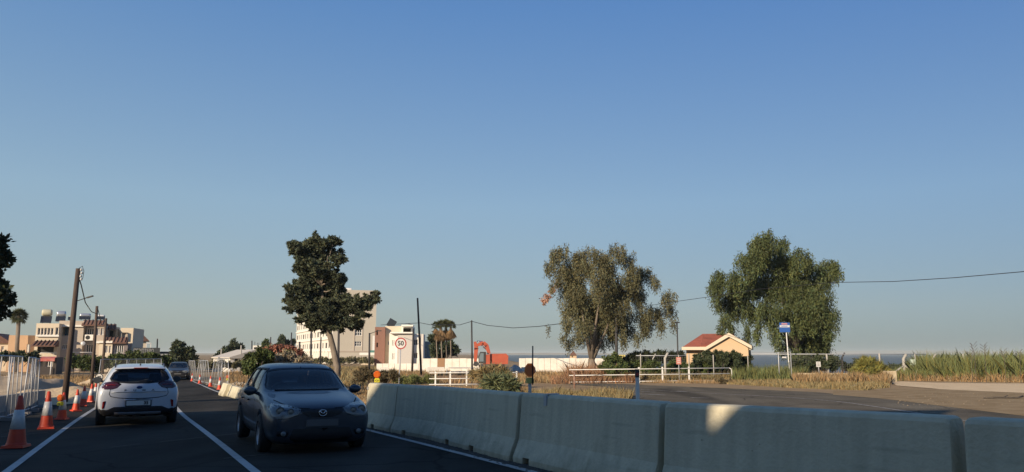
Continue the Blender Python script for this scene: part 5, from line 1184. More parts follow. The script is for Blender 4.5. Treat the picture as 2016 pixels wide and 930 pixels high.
# roof slab and back
b = MB(); q = [Vector((0, 0, H)), vR + Vector((0, 0, H)), vR + vL + Vector((0, 0, H)), vL + Vector((0, 0, H))]
b.add(q + [v - Vector((0, 0, H + 1)) for v in q], [(0, 1, 2, 3), (1, 5, 6, 2), (2, 6, 7, 3)]); b.build('roof', beige_h, t)
for px, s in ((672, 1.0), (679, 1.2), (686, 1.1)):
    p = P(px, 571, 182) - c0; wl = c0 + Vector((p.x, p.y, H)); u = thing('roof_tank', ['white roof tank on the tall block, left of three', 'white roof tank on the tall block, middle of three', 'white roof tank on the tall block, right of three'][(672, 679, 686).index(px)], 'water tank', wl, .2, 'roof tanks on the tall block')
    MB().lathe([(0, -.7 * s), (.32 * s, -.7 * s), (.36 * s, -.6 * s), (.36 * s, .6 * s), (.32 * s, .7 * s), (0, .7 * s)], c=(0, 0, .55), n=14, M=Matrix.Rotation(math.pi / 2, 3, 'Y')).build('tank', frame_w, u); b = MB(); b.box((-.4, 0, .1), (.08, .5, .25)); b.box((.4, 0, .1), (.08, .5, .25)); b.build('stand', galv, u)
# porch of the block
S9 = Site('entrance_porch', 'low white porch with glass canopy at the right foot of the tall block', 725, 160, 0); block(S9, 711, 739, 706, stucco_c, [(728, 733, 700 + 6.8, 714, 'dark')], 0, 5)
a, c = S9.x(708, -2), S9.x(738, -2); MB().box(((a + c) / 2, -1, S9.z(723, 697, -2)), (c - a, 4, .5)).build('canopy', stucco_w, S9.t); MB().box(((a + c) / 2 + 1.5, -.9, S9.z(723, 692.5, -2)), ((c - a) * .7, 3, .5)).build('canopy_glass', mat('green glass', (.10, .22, .19), .2), S9.t)
MB().box((S9.x(735.5, 0), .4, S9.z(735, 676, 0)), (S9.x(738, 0) - S9.x(733, 0), .4, S9.z(735, 662, 0) - S9.z(735, 692, 0))).build('banner', frame_w, S9.t)
# ---- villas
S = Site('villa', 'cubic white and terracotta villa behind the 50 sign', 785, 120, -4); T = S.t
block(S, 738.5, 758.5, 644, brown_w, [(741, 744, 650, 660, 'dark'), (741, 744, 675, 684, 'dark')], .5, 8)
block(S, 758, 793, 642.5, stucco_c, [(763, 766, 672, 680, 'w1')], 1.5, 8); block(S, 791, 813, 642.5, stucco_w, [(793.5, 809, 646, 655, 'dark')], 1.3, 6, depth=1.4, pyb=659)
block(S, 766.5, 783, 656.5, stucco_w, [(772, 773.6, 670, 681, 'w1'), (775, 776.6, 670, 681, 'w1'), (772, 773.6, 696, 708, 'w1'), (775, 776.6, 696, 708, 'w1')], -.8, 6); block(S, 782.8, 813, 656, mat('warm grey stucco', (.52, .49, .45), .9), [], -1.1, 7)
block(S, 812.5, 828, 657.5, stucco_w, [(814.5, 822.5, 668.5, 680, 'w2'), (814.5, 822.5, 695, 706, 'w2')], -.4, 7); block(S, 826.5, 833.8, 658, mat('pink white stucco', (.62, .58, .52), .9), [], -.3, 7)
MB().box((S.x(790, -1.2), -1.0, S.z(790, 655.5, -1.2)), (S.x(813, -1.2) - S.x(768, -1.2), 1.2, .22)).build('parapet', stucco_w, T)
MB().box((S.x(802, .6), .6, S.z(802, 642, .6)), (S.x(813, .6) - S.x(790, .6), 3, .25)).build('terrace_roof', stucco_w, T)
c = S.loc(771, 637, 3); b = MB().box((c.x, c.y, c.z), (1.25, .1, 1.3), M=Matrix.Rotation(R(30), 3, 'Y')); b.tube([(c.x + .3, c.y + .3, c.z - .9), (c.x, c.y + .1, c.z)], .06, 5); b.build('solar_collector', pan, T)
c = S.loc(806, 638.5, 1); MB().box((c.x, c.y, c.z), (1.1, .9, .08), M=Matrix.Rotation(R(12), 3, 'Y')).build('solar_collector', pan, T)
S10 = Site('blue_house', 'blue grey flat roofed house right of the white villa', 841, 128, 5); block(S10, 832, 848.5, 672.5, slate, [(834.5, 840, 687, 702, 'w2')], 0, 7)
# ---- small beige house by the sea
S = Site('small_house', 'small beige house with red tiled gable roof between the two eucalyptus trees', 1415, 59.5, -4); T = S.t
peach = mat('peach stucco', (.56, .40, .25), .9, (.50, .36, .22), .6, 8, .15, 15)
x0, x1 = S.x(1351, 0, 690), S.x(1473, 0, 690); zE = S.z(1400, 686, 0); b = MB(); shell(b, x0, x1, -.3, zE, 0, 6); b.add([(x0, 0, -.3), (x1, 0, -.3), (x1, 0, zE), (x0, 0, zE)], [(0, 1, 2, 3)])
# gable wall proud of the main front
g0_, g1__ = S.x(1392, 0), S.x(1474, 0); zg = S.z(1437, 663, 0); xm = S.x(1436, 0)
b.build('wall', peach, T); MB().prism([(g0_, zE - .6), (g1__, zE - .6), (g1__, zE), (xm, zg + .12), (g0_, zE)], -.88, 3).build('gable_wall', peach, T)
# main roof: ridge along x, hipped left; gable roof in front
red_t = mat('red roof tiles', (.38, .115, .07), .85, (.27, .085, .055), 3, 6, .3, 20); eave = mat('cream eave', (.58, .50, .37), .8)
xl = S.x(1343, -.6, 685); zr = S.z(1395, 657.5, 3); xr0 = S.x(1383, 3, 658); b = MB()
ze = S.z(1370, 684, -.6); xq = S.x(1442, 0); b.add([(xl, -.6, ze), (xq, -.6, ze), (xq, 3, zr), (xr0, 3, zr), (xl, 6.6, ze), (xq, 6.6, ze)], [(0, 1, 2, 3), (0, 3, 4), (4, 3, 2, 5)]); b.build('roof', red_t, T)
b = MB(); b.box(((xl + x1 + .4) / 2, -.62, ze - .09), (x1 + .4 - xl, .1, .24)); b.box((xl + .02, 3, ze - .09), (.1, 7.2, .24)); b.build('eave_board', eave, T)
e0, e1 = S.x(1386, -1.1, 686), S.x(1480, -1.1, 680); zl = S.z(1388, 685.5, -1.1); zr2 = S.z(1478, 681, -1.1); xp = S.x(1436, -1.1); zp = S.z(1436, 655.5, -1.1)
b = MB(); b.add([(e0, -1.1, zl), (xp, -1.1, zp), (xp, 3, zp), (e0, 3, zl)], [(0, 1, 2, 3)]); b.add([(xp, -1.1, zp), (e1, -1.1, zr2), (e1, 3, zr2), (xp, 3, zp)], [(0, 1, 2, 3)]); b.build('gable_roof', red_t, T)
th_ = .30; b = MB(); b.prism([(e0, zl), (xp, zp), (xp, zp - th_), (e0, zl - th_ * .8)], -1.16, -1.02); b.prism([(xp, zp), (e1, zr2), (e1, zr2 - th_ * .8), (xp, zp - th_)], -1.16, -1.02); 
b.prism([(e0, zl - .02), (xp, zp - .02), (xp, zp - .12), (e0, zl - .12)], -1.02, 2.9); b.prism([(xp, zp - .02), (e1, zr2 - .02), (e1, zr2 - .12), (xp, zp - .12)], -1.02, 2.9); b.build('rake_board', eave, T)
ridge_n = 16
for k in range(ridge_n):
    x = xl + 1.4 + (e0 + 1.2 - xl - 1.4) * k / ridge_n
    yy = 3; MB().tube([(x, -.55, ze + .05), (max(x, xr0) if False else x, 2.2, ze + (zr - ze) * 2.75 / 3.6 + .05)], .07, 5).build('tile_row', red_t, T) if x > xr0 - .5 else None
for px in (1375, 1403): window(T, (S.x(px, 0), S.x(px + 12, 0), zE - 1.5, zE - .5), -.16, 2)
# ---- site hoarding and white walls
hoard = mat('hoarding white', (.78, .74, .66), .85, (.66, .62, .53), 1.2, 9, .1, 20, world=True)
def hoarding(px0, px1, Y, pyt, n, label, odd=None, Y2=None):
    Y2 = Y2 or Y; a, c = XY(px0, Y), XY(px1, Y2); d = c - a; L = d.length; h = P(px0, pyt, Y).z - a.z; t = thing('site_hoarding', label, 'wall', a, math.atan2(d.y, d.x))
    for k in range(n):
        w_ = L / n; o = MB().box(((k + .5) * w_, .02 * (k % 2), h / 2 - .1), (w_ - .03, .08, h + .2 + .03 * ((k * 7) % 3 - 1))).build('panel', mat('plywood', (.30, .18, .10), .9) if k == odd else hoard, t)
        MB().box(((k) * w_ + .02, .09, h / 2), (.07, .07, h)).build('panel_post', galv, t)
hoarding(833, 962, 96, 706, 9, 'white site hoarding with one brown panel behind the white railing', 2); hoarding(1022, 1195, 88, 705.5, 14, 'long white wall behind the dry grass, left of and behind the brownish eucalyptus')
hoarding(742, 836, 100, 716, 8, 'low white fence panels in front of the villas')
b = MB(); rgb = random.Random(5)
for k in range(6): p = XY(790 + k * 30, 88); b.box((p.x, p.y, p.z + .35), (1.6, .6, .7), rgb.random() * .3)
for i in range(5):
    p = XY([756, 858, 905, 1040, 1000][i], 84); MB().box((0, 0, .4), (rgb.uniform(1.3, 2.2), .6, .8), rgb.random() * .4, taper=.85).build('concrete_block', hoard, label=['pale concrete block lying before the villas fence', 'pale concrete block before the site hoarding, under the hoarding brown panel', 'pale concrete block before the right half of the site hoarding', 'pale concrete block left of the orange disc lamp, far back', 'pale concrete block under the rear of the excavator'][i], cat='block', loc=p)
# ---- excavator
g = XY(962, 92); t = thing('excavator', 'orange tracked excavator with folded boom beside the black pole', 'excavator', g, 0); E = mat('excavator orange', (.42, .085, .04), .7, (.35, .07, .035), 2, 6, .1, 20)
mpp = 92 / 1500.; X = lambda px: XY(px, 92).x - g.x; Z = lambda py: P(962, py, 92).z - g.z
MB().prism([(X(951), Z(717)), (X(1000), Z(717)), (X(1001), Z(701)), (X(996), Z(696.5)), (X(968), Z(697)), (X(951), Z(700))], -1.2, 1.2).build('engine_housing', E, t)
cab_ = MB().prism([(X(943), Z(716)), (X(957), Z(716)), (X(957), Z(693)), (X(946), Z(693)), (X(943), Z(703))], -1.25, -.2).build('cab', steel_d, t); MB().prism([(X(944.5), Z(712)), (X(953), Z(712)), (X(953), Z(695.5)), (X(947), Z(695.5)), (X(944.5), Z(703))], -1.28, -1.24).build('cab_window', mat('cab glass', (.16, .2, .22), .1), cab_)
b = MB()
def link_beam(b, p0, p1, w0, w1, y0=-.25, y1=.25):
    a, c = Vector(p0), Vector(p1); d = (c - a).normalized(); n_ = Vector((-d.y, d.x)); b.prism([tuple(a + n_ * w0 / 2), tuple(c + n_ * w1 / 2), tuple(c - n_ * w1 / 2), tuple(a - n_ * w0 / 2)], y0, y1)
link_beam(b, (X(963), Z(697)), (X(958), Z(680)), .38, .46); link_beam(b, (X(958.5), Z(681)), (X(951), Z(675)), .46, .44); link_beam(b, (X(951.5), Z(675.3)), (X(937), Z(681)), .44, .30); b.build('boom', E, t)
b = MB(); link_beam(b, (X(935), Z(673)), (X(938), Z(688)), .30, .48, -.2, .2); link_beam(b, (X(937.5), Z(686)), (X(936), Z(713)), .48, .30, -.2, .2); b.build('dipper_arm', E, t)
b = MB(); b.tube([(X(950), 0, Z(673.5)), (X(939), 0, Z(672))], .09, 6); b.tube([(X(957), 0, Z(688)), (X(947), 0, Z(679))], .08, 6); b.build('hydraulic_cylinder', chrome, t)
MB().prism([(X(934), Z(712)), (X(940), Z(712)), (X(943), Z(718)), (X(938), Z(722)), (X(932), Z(719))], -.6, .6).build('bucket', steel_d, t)
for y in (-1.1, 1.1): MB().prism(rounded([(X(944), Z(724)), (X(992), Z(724)), (X(994), Z(717)), (X(942), Z(717))], .3), y - .25, y + .25).build('track', steel_d, t)
MB().lathe([(0, -.01), (.9, -.01), (.9, .2), (0, .2)], c=(X(965), 0, Z(717)), n=16).build('turntable', steel_d, t)
# dark concrete pipe sections heap beside
mound('gravel_heap', (998, 1035), 84, 6, [.2, 1.0, .9, .2], mat('gravel grey', (.30, .29, .27), .95, (.38, .36, .33), 4), 12)
# yellow kiosk far, orange hut far behind wall
S11 = Site('hut', 'tiny yellow hut seen between the brownish eucalyptus and the reeds', 1225, 95, 0); block(S11, 1219, 1231, 699, mat('yellow wall', (.50, .42, .14), .9), [(1222, 1225, 701, 704, 'dark')], 0, 3)
S12 = Site('hut', 'tiny peach house beyond the long white wall left of the brownish eucalyptus', 1128, 150, 0); block(S12, 1122, 1135, 700, peach, [(1126, 1128, 701, 704, 'dark')], 0, 4); z = S12.z(1128, 700, 0); a, c = S12.x(1121, 0), S12.x(1136, 0); MB().prism([(a, z), (c, z), ((a + c) / 2, z + .9)], -.2, 4).build('roof', tile_m, S12.t)
# ================================================================ shadow casters added behind the camera are built last
# ================================================================ trees and plants
bark = mat('bark', (.14, .11, .085), .95, (.24, .20, .155), 3, 8, .6, 10, stretch=(2, 2, .5)); bark_d = mat('dark bark', (.05, .042, .035), .95, (.09, .075, .06), 3, 8, .6, 10, stretch=(2, 2, .5))
def leaf_mat(name, c, sub=.12):
    m = mat(name, c, .62, attr=True, spec=.25); b = m.node_tree.nodes['Principled BSDF']; return m
L_dark = leaf_mat('cypress foliage', (.066, .076, .042)); L_euc = leaf_mat('eucalyptus leaves', (.075, .092, .034)); L_euc2 = leaf_mat('reddish eucalyptus leaves', (.118, .112, .056)); L_bush = leaf_mat('bush leaves', (.065, .085, .026)); L_deep = leaf_mat('dark evergreen leaves', (.045, .057, .028))
L_pink = leaf_mat('flowers', (.24, .105, .07)); L_dry = leaf_mat('dry leaves', (.26, .155, .075)); L_grey = leaf_mat('grey dry leaves', (.24, .205, .145)); L_palm = leaf_mat('palm leaves', (.095, .105, .045)); L_skirt = leaf_mat('dead palm leaves', (.24, .155, .075))
G_dry = leaf_mat('dry grass', (.30, .205, .105)); G_red = leaf_mat('red dry grass', (.30, .17, .095)); G_green = leaf_mat('green reeds', (.15, .165, .06)); G_mix = leaf_mat('mixed grass', (.25, .195, .095))
def clump(px, py, rpx, Y, dy, rg, rz=None):
    p = P(px, py, Y + rg.uniform(-dy, dy)); r = rpx * Y / 1500 * .98; return (p.x, p.y, p.z, r, r * .95, (rz or rpx) * Y / 1500 * .98)
def tree(name, label, cat, Y, base, blobs, n, ll, lw, lm, bm_, r0, dy=1.5, seed=1, split=.4, group=None, back=True, leader=None, **kw):
    rg = random.Random(seed); g = XY(base[0], Y); t = thing(name, label, cat, g, 0, group)
    cl = []
    for b_ in blobs:
        c = clump(b_[0], b_[1], b_[2], Y, dy, rg, b_[3] if len(b_) > 3 else None); cl.append((c[0] - g.x, c[1] - g.y, c[2] - g.z, *c[3:]))
    leaf_cloud('crown', lm, cl, n, ll, lw, t, seed=seed, **kw)
    big = sorted(cl, key=lambda c: -c[3])[:9]; branches(bm_, (0, 0, 0), [(c[0], c[1], c[2]) for c in big], r0, t, 'trunk', split, seed); return t, cl
# cypress like tree
cy = [(618, 520, 30, 24), (630, 560, 36, 26), (610, 590, 34, 26), (640, 600, 30, 26), (620, 480, 20, 12), (600, 492, 22, 12), (580, 487, 9, 7), (630, 483, 22, 11), (655, 478, 14, 8), (615, 508, 32, 15), (648, 505, 22, 12), (665, 514, 12, 8), (600, 528, 20, 10), (632, 530, 34, 14), (607, 548, 22, 11), (640, 550, 34, 13), (664, 546, 9, 5), (590, 576, 26, 10), (572, 569, 9, 4), (625, 572, 38, 14), (655, 572, 24, 11), (585, 600, 22, 12), (572, 600, 9, 6), (615, 605, 38, 16), (650, 600, 30, 14),
      (610, 628, 24, 10), (645, 625, 28, 13), (680, 608, 26, 15), (705, 600, 26, 12), (728, 592, 15, 9), (738, 579, 6, 3), (572, 481, 7, 7), (577, 492, 9, 7), (662, 476, 7, 6), (675, 512, 7, 5), (566, 566, 7, 4), (566, 593, 7, 4), (740, 579, 6, 4), (640, 642, 16, 8), (618, 645, 12, 6), (698, 645, 12, 6), (660, 628, 20, 12), (690, 600, 22, 14), (690, 630, 26, 12), (672, 640, 20, 9), (718, 614, 18, 9), (705, 640, 12, 6), (670, 592, 22, 10)]
tree('cypress_tree', 'dark ragged conifer with a low arm of foliage reaching right, before the tall block', 'tree', 60, (655, 720), [(x, y, r * 1.08, *[q * 1.25 for q in z]) for x, y, r, *z in cy], 120000, .24, .11, L_dark, bark, .24, 1.4, 5, .5, flat=.35, sub=26, subr=.42, jit=.4, droop=-.1, spike=1.5)
# straighten: add its visible bare bole
g = XY(656, 60); T_ = [o for o in bpy.data.objects if o.name == 'cypress_tree'][0]
b = MB(); pts = [XY(665, 60) - g + Vector((0, 0, -.3))] + [P(x, y, 60) - g for x, y in ((664, 722), (657, 690), (648, 655), (643, 630), (636, 590), (632, 560))]; b.tube(pts, [.30, .27, .23, .21, .18, .12, .05], 10); pts0 = pts
old = [c for c in T_.children if c.name.startswith('trunk')][0]; bpy.data.objects.remove(old)
rgb = random.Random(2)
off = XY(655, 60) - g
for q in cy[:31:2]:
    p = P(q[0], q[1], 60) - g; z = p.z - abs(p.x) * .35; k = max(0, min(.99, (z - pts[2].z) / (pts[-1].z - pts[2].z))); s = pts[2].lerp(pts[-1], k); b.tube([s, s.lerp(p, .5) + Vector((0, rgb.uniform(-.3, .3), -.1)), p + Vector((0, rgb.uniform(-.6, .6), 0))], [.08, .05, .02], 6)
o = b.build('trunk', bark, T_); o.location = g - XY(655, 60)
# brownish eucalyptus
e1 = [(1135, 503, 16), (1190, 506, 18), (1245, 525, 18), (1125, 525, 24), (1182, 525, 24), (1195, 548, 26), (1250, 562, 22), (1140, 580, 30), (1200, 580, 32), (1130, 550, 24), (1095, 500, 20), (1080, 520, 14), (1112, 492, 14), (1150, 500, 18), (1170, 495, 16), (1150, 525, 26), (1215, 497, 20), (1236, 505, 16), (1200, 520, 20), (1268, 535, 22), (1290, 552, 15), (1245, 545, 22), (1105, 535, 24), (1140, 560, 30), (1185, 560, 34), (1225, 575, 30), (1118, 570, 28), (1160, 595, 36), (1210, 605, 36), (1255, 585, 24), (1130, 608, 28), (1180, 625, 34), (1225, 630, 28), (1262, 622, 26), (1118, 636, 16), (1145, 640, 20),
      (1288, 612, 22), (1310, 580, 14), (1327, 578, 8), (1318, 606, 16), (1302, 636, 14), (1325, 634, 9), (1272, 640, 18), (1112, 660, 9), (1128, 668, 8), (1245, 648, 14), (1225, 655, 10), (1080, 643, 5), (1088, 560, 9), (1140, 662, 13), (1165, 655, 16), (1185, 668, 12), (1205, 660, 15), (1120, 675, 8), (1230, 668, 9), (1255, 660, 10), (1160, 615, 30), (1200, 635, 30)]
tree('eucalyptus_tree', 'wide brownish eucalyptus with hanging thin foliage right of the orange disc lamp', 'tree', 63, (1162, 720), e1, 84000, .24, .055, L_euc2, bark, .38, 2.2, 8, .26, strand=4, droop=.6, sub=20, subr=.36, jit=.45)
rg_ = random.Random(3); g = XY(1080, 54)
T1 = [o for o in bpy.data.objects if o.name == 'eucalyptus_tree'][0]; gg = T1.location
q = [clump(1075, 588, 11, 63, .3, rg_), clump(1086, 572, 8, 63, .3, rg_), clump(1096, 560, 8, 63, .3, rg_)]; leaf_cloud('dead_branch', mat('dead leaf pink', (.34, .19, .13), .7, attr=True), [(c[0] - gg.x, c[1] - gg.y, c[2] - gg.z, *c[3:]) for c in q], 700, .22, .09, T1, seed=4, droop=.6, label='dead salmon coloured twig bunch at the left of the crown')
# dark green eucalyptus
e2 = [(1560, 520, 26), (1565, 580, 30), (1600, 600, 30), (1545, 545, 28), (1510, 475, 26), (1495, 490, 26), (1535, 480, 20), (1475, 515, 28), (1520, 515, 38), (1555, 520, 22), (1583, 500, 19), (1590, 520, 16), (1632, 520, 22), (1645, 530, 16), (1615, 540, 24), (1405, 560, 19), (1415, 540, 16), (1440, 545, 26), (1455, 575, 32), (1485, 555, 36), (1525, 560, 40), (1570, 555, 38), (1605, 570, 34), (1420, 590, 20), (1425, 625, 15), (1418, 645, 9), (1445, 605, 22), (1440, 640, 12),
      (1480, 610, 24), (1510, 615, 28), (1545, 610, 26), (1585, 610, 40), (1620, 610, 28), (1600, 650, 40), (1632, 645, 16), (1570, 660, 30), (1610, 690, 28), (1570, 700, 20), (1490, 650, 9, 20), (1470, 645, 8, 16), (1525, 655, 12, 22), (1540, 680, 12), (1466, 672, 7, 14)]
t2, _c = tree('eucalyptus_tree', 'tall dark green eucalyptus with drooping foliage behind the blue sign', 'tree', 63, (1572, 720), e2, 90000, .26, .07, L_euc, bark_d, .42, 2.4, 9, .35, strand=5, droop=.9, sub=16, subr=.44, jit=.38)
# tree at the left edge
e3 = [(-25, 470, 24), (-5, 478, 16), (-20, 500, 30), (2, 512, 18), (-30, 540, 30), (-10, 560, 20), (8, 580, 13), (14, 590, 15), (-12, 590, 24), (-5, 612, 16), (-60, 520, 50), (-70, 580, 50), (-60, 470, 40)]
tree('broadleaf_tree', 'dark broadleaf tree reaching in at the left edge of the photo', 'tree', 26, (-60, 760), e3, 16000, .17, .12, L_deep, bark_d, .2, 1.0, 11, .5, sub=10, subr=.5, jit=.3)
# far trees
def ftree(px, pyb, Y, blobs, lm, label, n=7000, ll=.5, lw=.25, seed=1, name='tree', **kw): return tree(name, label, 'tree', Y, (px, pyb), blobs, n, ll, lw, lm, bark_d, .25, 2.0, seed, .3, 'trees in the distance', **kw)
ftree(358, 715, 95, [(352, 685, 14), (345, 697, 14), (368, 697, 14), (357, 698, 18), (376, 706, 10), (340, 708, 10), (360, 710, 20)], L_deep, 'dark pointed tree above the black car', seed=2)
ftree(455, 705, 130, [(460, 683, 13), (450, 690, 13), (470, 690, 12), (440, 697, 12), (428, 702, 9), (478, 698, 9), (455, 698, 20)], L_deep, 'broad dark tree beyond the right mesh fence', seed=3)
ftree(553, 700, 150, [(555, 668, 7), (551, 678, 9), (560, 678, 9), (545, 688, 10), (562, 690, 10)], L_deep, 'dark tree peeking over the flowering hedge, left of the tall block', seed=4); ftree(568, 700, 155, [(568, 676, 6), (567, 684, 8), (574, 682, 7), (578, 672, 5)], L_deep, 'smaller dark tree close against the tall block', 3000, seed=5)
ftree(523, 700, 140, [(524, 676, 6), (522, 684, 8), (530, 690, 8)], L_bush, 'thin bushy tree between the block house and the dark trees', 3000, seed=6)
ftree(862, 715, 115, [(852, 665, 10), (860, 660, 8), (866, 675, 14), (880, 680, 14), (870, 692, 16), (890, 690, 10), (855, 690, 12), (895, 685, 7), (900, 690, 5)], L_deep, 'dark dense tree behind the thin palm trunks', seed=7)
# palms
def palm(px, Y, pyc, rpx, label, skirt, seed, lm=L_palm, trunk_r=.085, green=1.0, fr=34, emin=-25):
    rg = random.Random(seed); g = XY(px[0], Y); c = P(px[1], pyc, Y) - g; t = thing('palm_tree', label, 'palm', g, 0, 'palms'); r = rpx * Y / 1500
    tb = MB(); tb.tube([(0, 0, -.3), (c.x * .6, 0, c.z * .5), tuple(c)], [trunk_r * 1.25, trunk_r, trunk_r * .95], 9); tb.build('trunk', bark, t)
    def fans(nm, n, emin, emax, L_, m, s, spread=78):
        vs, fs, tn = [], [], []
        for k in range(n):
            az = rg.uniform(0, 2 * math.pi); el = R(rg.uniform(emin, emax)); d = Vector((math.cos(az) * math.cos(el), math.sin(az) * math.cos(el), math.sin(el))); side = d.cross(Vector((0, 0, 1))).normalized(); up = side.cross(d)
            hub = c + d * L_ * .42; tv = rg.uniform(.6, 1.3)
            o = len(vs); vs += [c, c + side * .03, hub + side * .02, hub]; fs.append((o, o + 1, o + 2, o + 3)); tn += [tv] * 4
            for j in range(15):
                a = R(-spread + 2 * spread * j / 14); e = hub + (d * math.cos(a) + side * math.sin(a)) * L_ * .58 * rg.uniform(.8, 1.05) - Vector((0, 0, L_ * .16 * abs(math.sin(a)) + L_ * rg.uniform(.02, .16)))
                m1 = hub.lerp(e, .5) + Vector((0, 0, .03 * L_)); w_ = side * math.cos(a) * .035 * L_ + d * math.sin(a) * .035 * L_
                o = len(vs); vs += [hub, m1 + w_, e, m1 - w_]; fs.append((o, o + 1, o + 2, o + 3)); tn += [tv * rg.uniform(.85, 1.15)] * 4
        link(nm, np_mesh(nm, np.array([tuple(v) for v in vs]), np.array(fs), m, np.array([[q] * 3 for q in tn])), t)
    fans('fronds', fr, emin, 80, r * 1.0, lm, seed)
    if skirt: fans('dead_skirt', int(fr * 1.3), -89, -62, r * skirt, L_skirt, seed + 1, 52)
    return t
palm((35, 37.5), 96, 622, 19, 'palm tree above the tan building on the far left', 0, 3, fr=110, trunk_r=.24, emin=-55)
palm((872, 868), 105, 640, 14, 'left one of three thin palms with a brown skirt of dead leaves', 2.0, 4, fr=60); palm((881, 878), 106, 639, 14, 'middle one of three thin palms with a brown skirt of dead leaves', 2.1, 5, fr=60); palm((889, 887), 105, 641, 13, 'right one of three thin palms with a brown skirt of dead leaves', 1.9, 6, fr=60)
palm((863, 858), 108, 642, 12, 'darker palm standing left of the three brown skirted palms', 1.2, 7, L_deep)
# bushes and hedges
def bush(label, Y, blobs, n, lm, ll=.2, lw=.1, seed=1, name='bush', cat='bush', dy=.8, base=None, **kw):
    rg = random.Random(seed); bx = base or blobs[0][0]; g = XY(bx, Y); t = thing(name, label, cat, g)
    cl = [];
    for b_ in blobs: c = clump(b_[0], b_[1], b_[2], Y, dy, rg, b_[3] if len(b_) > 3 else None); cl.append((c[0] - g.x, c[1] - g.y, c[2] - g.z, *c[3:]))
    leaf_cloud('foliage', lm, cl, n, ll, lw, t, seed=seed, **kw)
    for c in cl: MB().tube([(c[0] * .8, c[1], max(-.1, c[2] - c[5] * 2.2)), (c[0], c[1], c[2])], .03, 5).build('stem', bark_d, t)
    return t
bush('green hedge in front of the flats on the left', 70, [(x, 712 + 3 * math.sin(x), 19, 15) for x in range(145, 330, 13)], 26000, L_bush, .28, .13, 2, 'hedge', 'hedge'); bush('dark low hedge below the tan building at the left edge', 72, [(x, 702, 16, 9) for x in range(-20, 75, 12)], 8000, L_deep, .28, .13, 3, 'hedge', 'hedge')
bush('green bush left part of the flowering hedge behind the oncoming car', 40, [(492, 712, 17), (505, 700, 17), (512, 715, 20), (490, 728, 18), (520, 700, 16), (505, 738, 18)], 9000, L_bush, .16, .07, 4)
bush('reddish flowering oleander between the green bush and the dry heap', 44, [(528, 694, 14), (540, 690, 13), (552, 692, 13), (565, 688, 12), (535, 708, 16), (578, 690, 10), (548, 712, 16), (590, 694, 7)], 8000, L_pink, .15, .07, 5); bush('green leafage mixed through the flowering oleander', 44.6, [(530, 700, 18), (550, 702, 18), (570, 700, 16), (590, 702, 14)], 6000, L_bush, .16, .07, 6)
bush('heap of grey dried cuttings above the roof of the oncoming car', 41, [(550, 706, 13), (565, 704, 12), (580, 707, 13), (595, 709, 10), (604, 711, 7), (565, 716, 18), (590, 718, 14)], 5000, L_grey, .26, .05, 7, 'cuttings_heap', 'heap')
bush('heap of dark palm clippings behind the barrier, right of the white railing', 38, [(972, 751, 11), (985, 755, 13), (1000, 753, 11), (962, 756, 10), (1010, 762, 9), (980, 764, 14)], 2600, leaf_mat('clipping leaves', (.10, .115, .055)), .5, .05, 8, 'clippings_heap', 'heap', flat=.2); bush('straw coloured heap of dry clippings behind the dark clippings', 46, [(975, 733, 14, 7), (958, 736, 14, 6), (990, 737, 12, 6), (940, 738, 12, 4)], 3600, G_mix, .5, .05, 9, 'clippings_heap', 'heap')
bush('dark clipped hedge in front of the small beige house', 57.8, [(x, 705, 12, 14) for x in range(1372, 1475, 8)] + [(x, 722, 12, 12) for x in range(1372, 1475, 9)], 34000, L_deep, .16, .08, 10, 'hedge', 'hedge'); bush('dark reed hedge between the brownish eucalyptus and the small house', 66, [(x, 706 + 2 * math.sin(x * .3), 14, 12) for x in range(1240, 1345, 11)], 13000, L_deep, .3, .06, 11, 'hedge', 'hedge', droop=-.4)
bush('green climbing bush at the right foot of the brownish eucalyptus', 56, [(1200, 715, 14), (1212, 708, 12), (1190, 722, 12), (1205, 728, 16), (1225, 726, 12), (1195, 708, 8)], 6000, L_bush, .16, .08, 12); bush('green growth behind the long white railing', 58, [(x, 726 + 3 * math.sin(x), 16, 15) for x in range(1225, 1440, 14)], 16000, L_bush, .2, .06, 13, 'hedge', 'hedge', droop=-.3)
bush('yellow green round bush in front of the low cream wall', 51, [(1705, 722, 16, 14), (1725, 722, 16, 14), (1690, 732, 14), (1738, 733, 12), (1712, 738, 18, 12)], 7000, leaf_mat('yellow green leaves', (.20, .19, .05)), .35, .03, 14, droop=-.7); bush('dark bushes behind the chain link fence under the dark eucalyptus', 58, [(x, 716, 16, 16) for x in range(1570, 1650, 12)] + [(1690, 715, 10), (1705, 720, 12), (1670, 722, 8)], 9000, L_deep, .2, .1, 15)
bush('low dark bushes between the sea fence and the water', 61, [(x, 722 + (x % 5), 10, 8) for x in range(1665, 1830, 12)], 9000, L_deep, .22, .1, 23)
bush('brown dry shrub before the villas, right of the oncoming car', 38, [(x, 742 + 3 * math.sin(x), 15, 13) for x in range(705, 775, 11)], 9000, leaf_mat('brown shrub', (.13, .105, .06)), .2, .025, 16, droop=-.7)
bush('row of low dusty bushes at the foot of the tall apartment block', 120, [(x, 709 + (x % 3), 9, 5) for x in range(560, 740, 10)], 7000, leaf_mat('dusty bush', (.15, .14, .075)), .4, .15, 21)
bush('dusty bushes beyond the right mesh fence before the white shed', 80, [(x, 716 + (x % 4), 10, 6) for x in range(385, 480, 11)], 5000, leaf_mat('dusty bush', (.15, .14, .075)), .3, .12, 22)
bush('small low dark shrub on the verge below the bend of the long white railing', 50, [(1418, 750, 14, 7), (1435, 752, 12, 6)], 1500, leaf_mat('brown shrub', (.13, .105, .06)), .15, .03, 17, droop=-.6)
bush('low green weeds before the 50 sign', 56, [(x, 750, 12, 8) for x in range(775, 860, 11)], 6000, G_green, .3, .03, 18, droop=-.8)
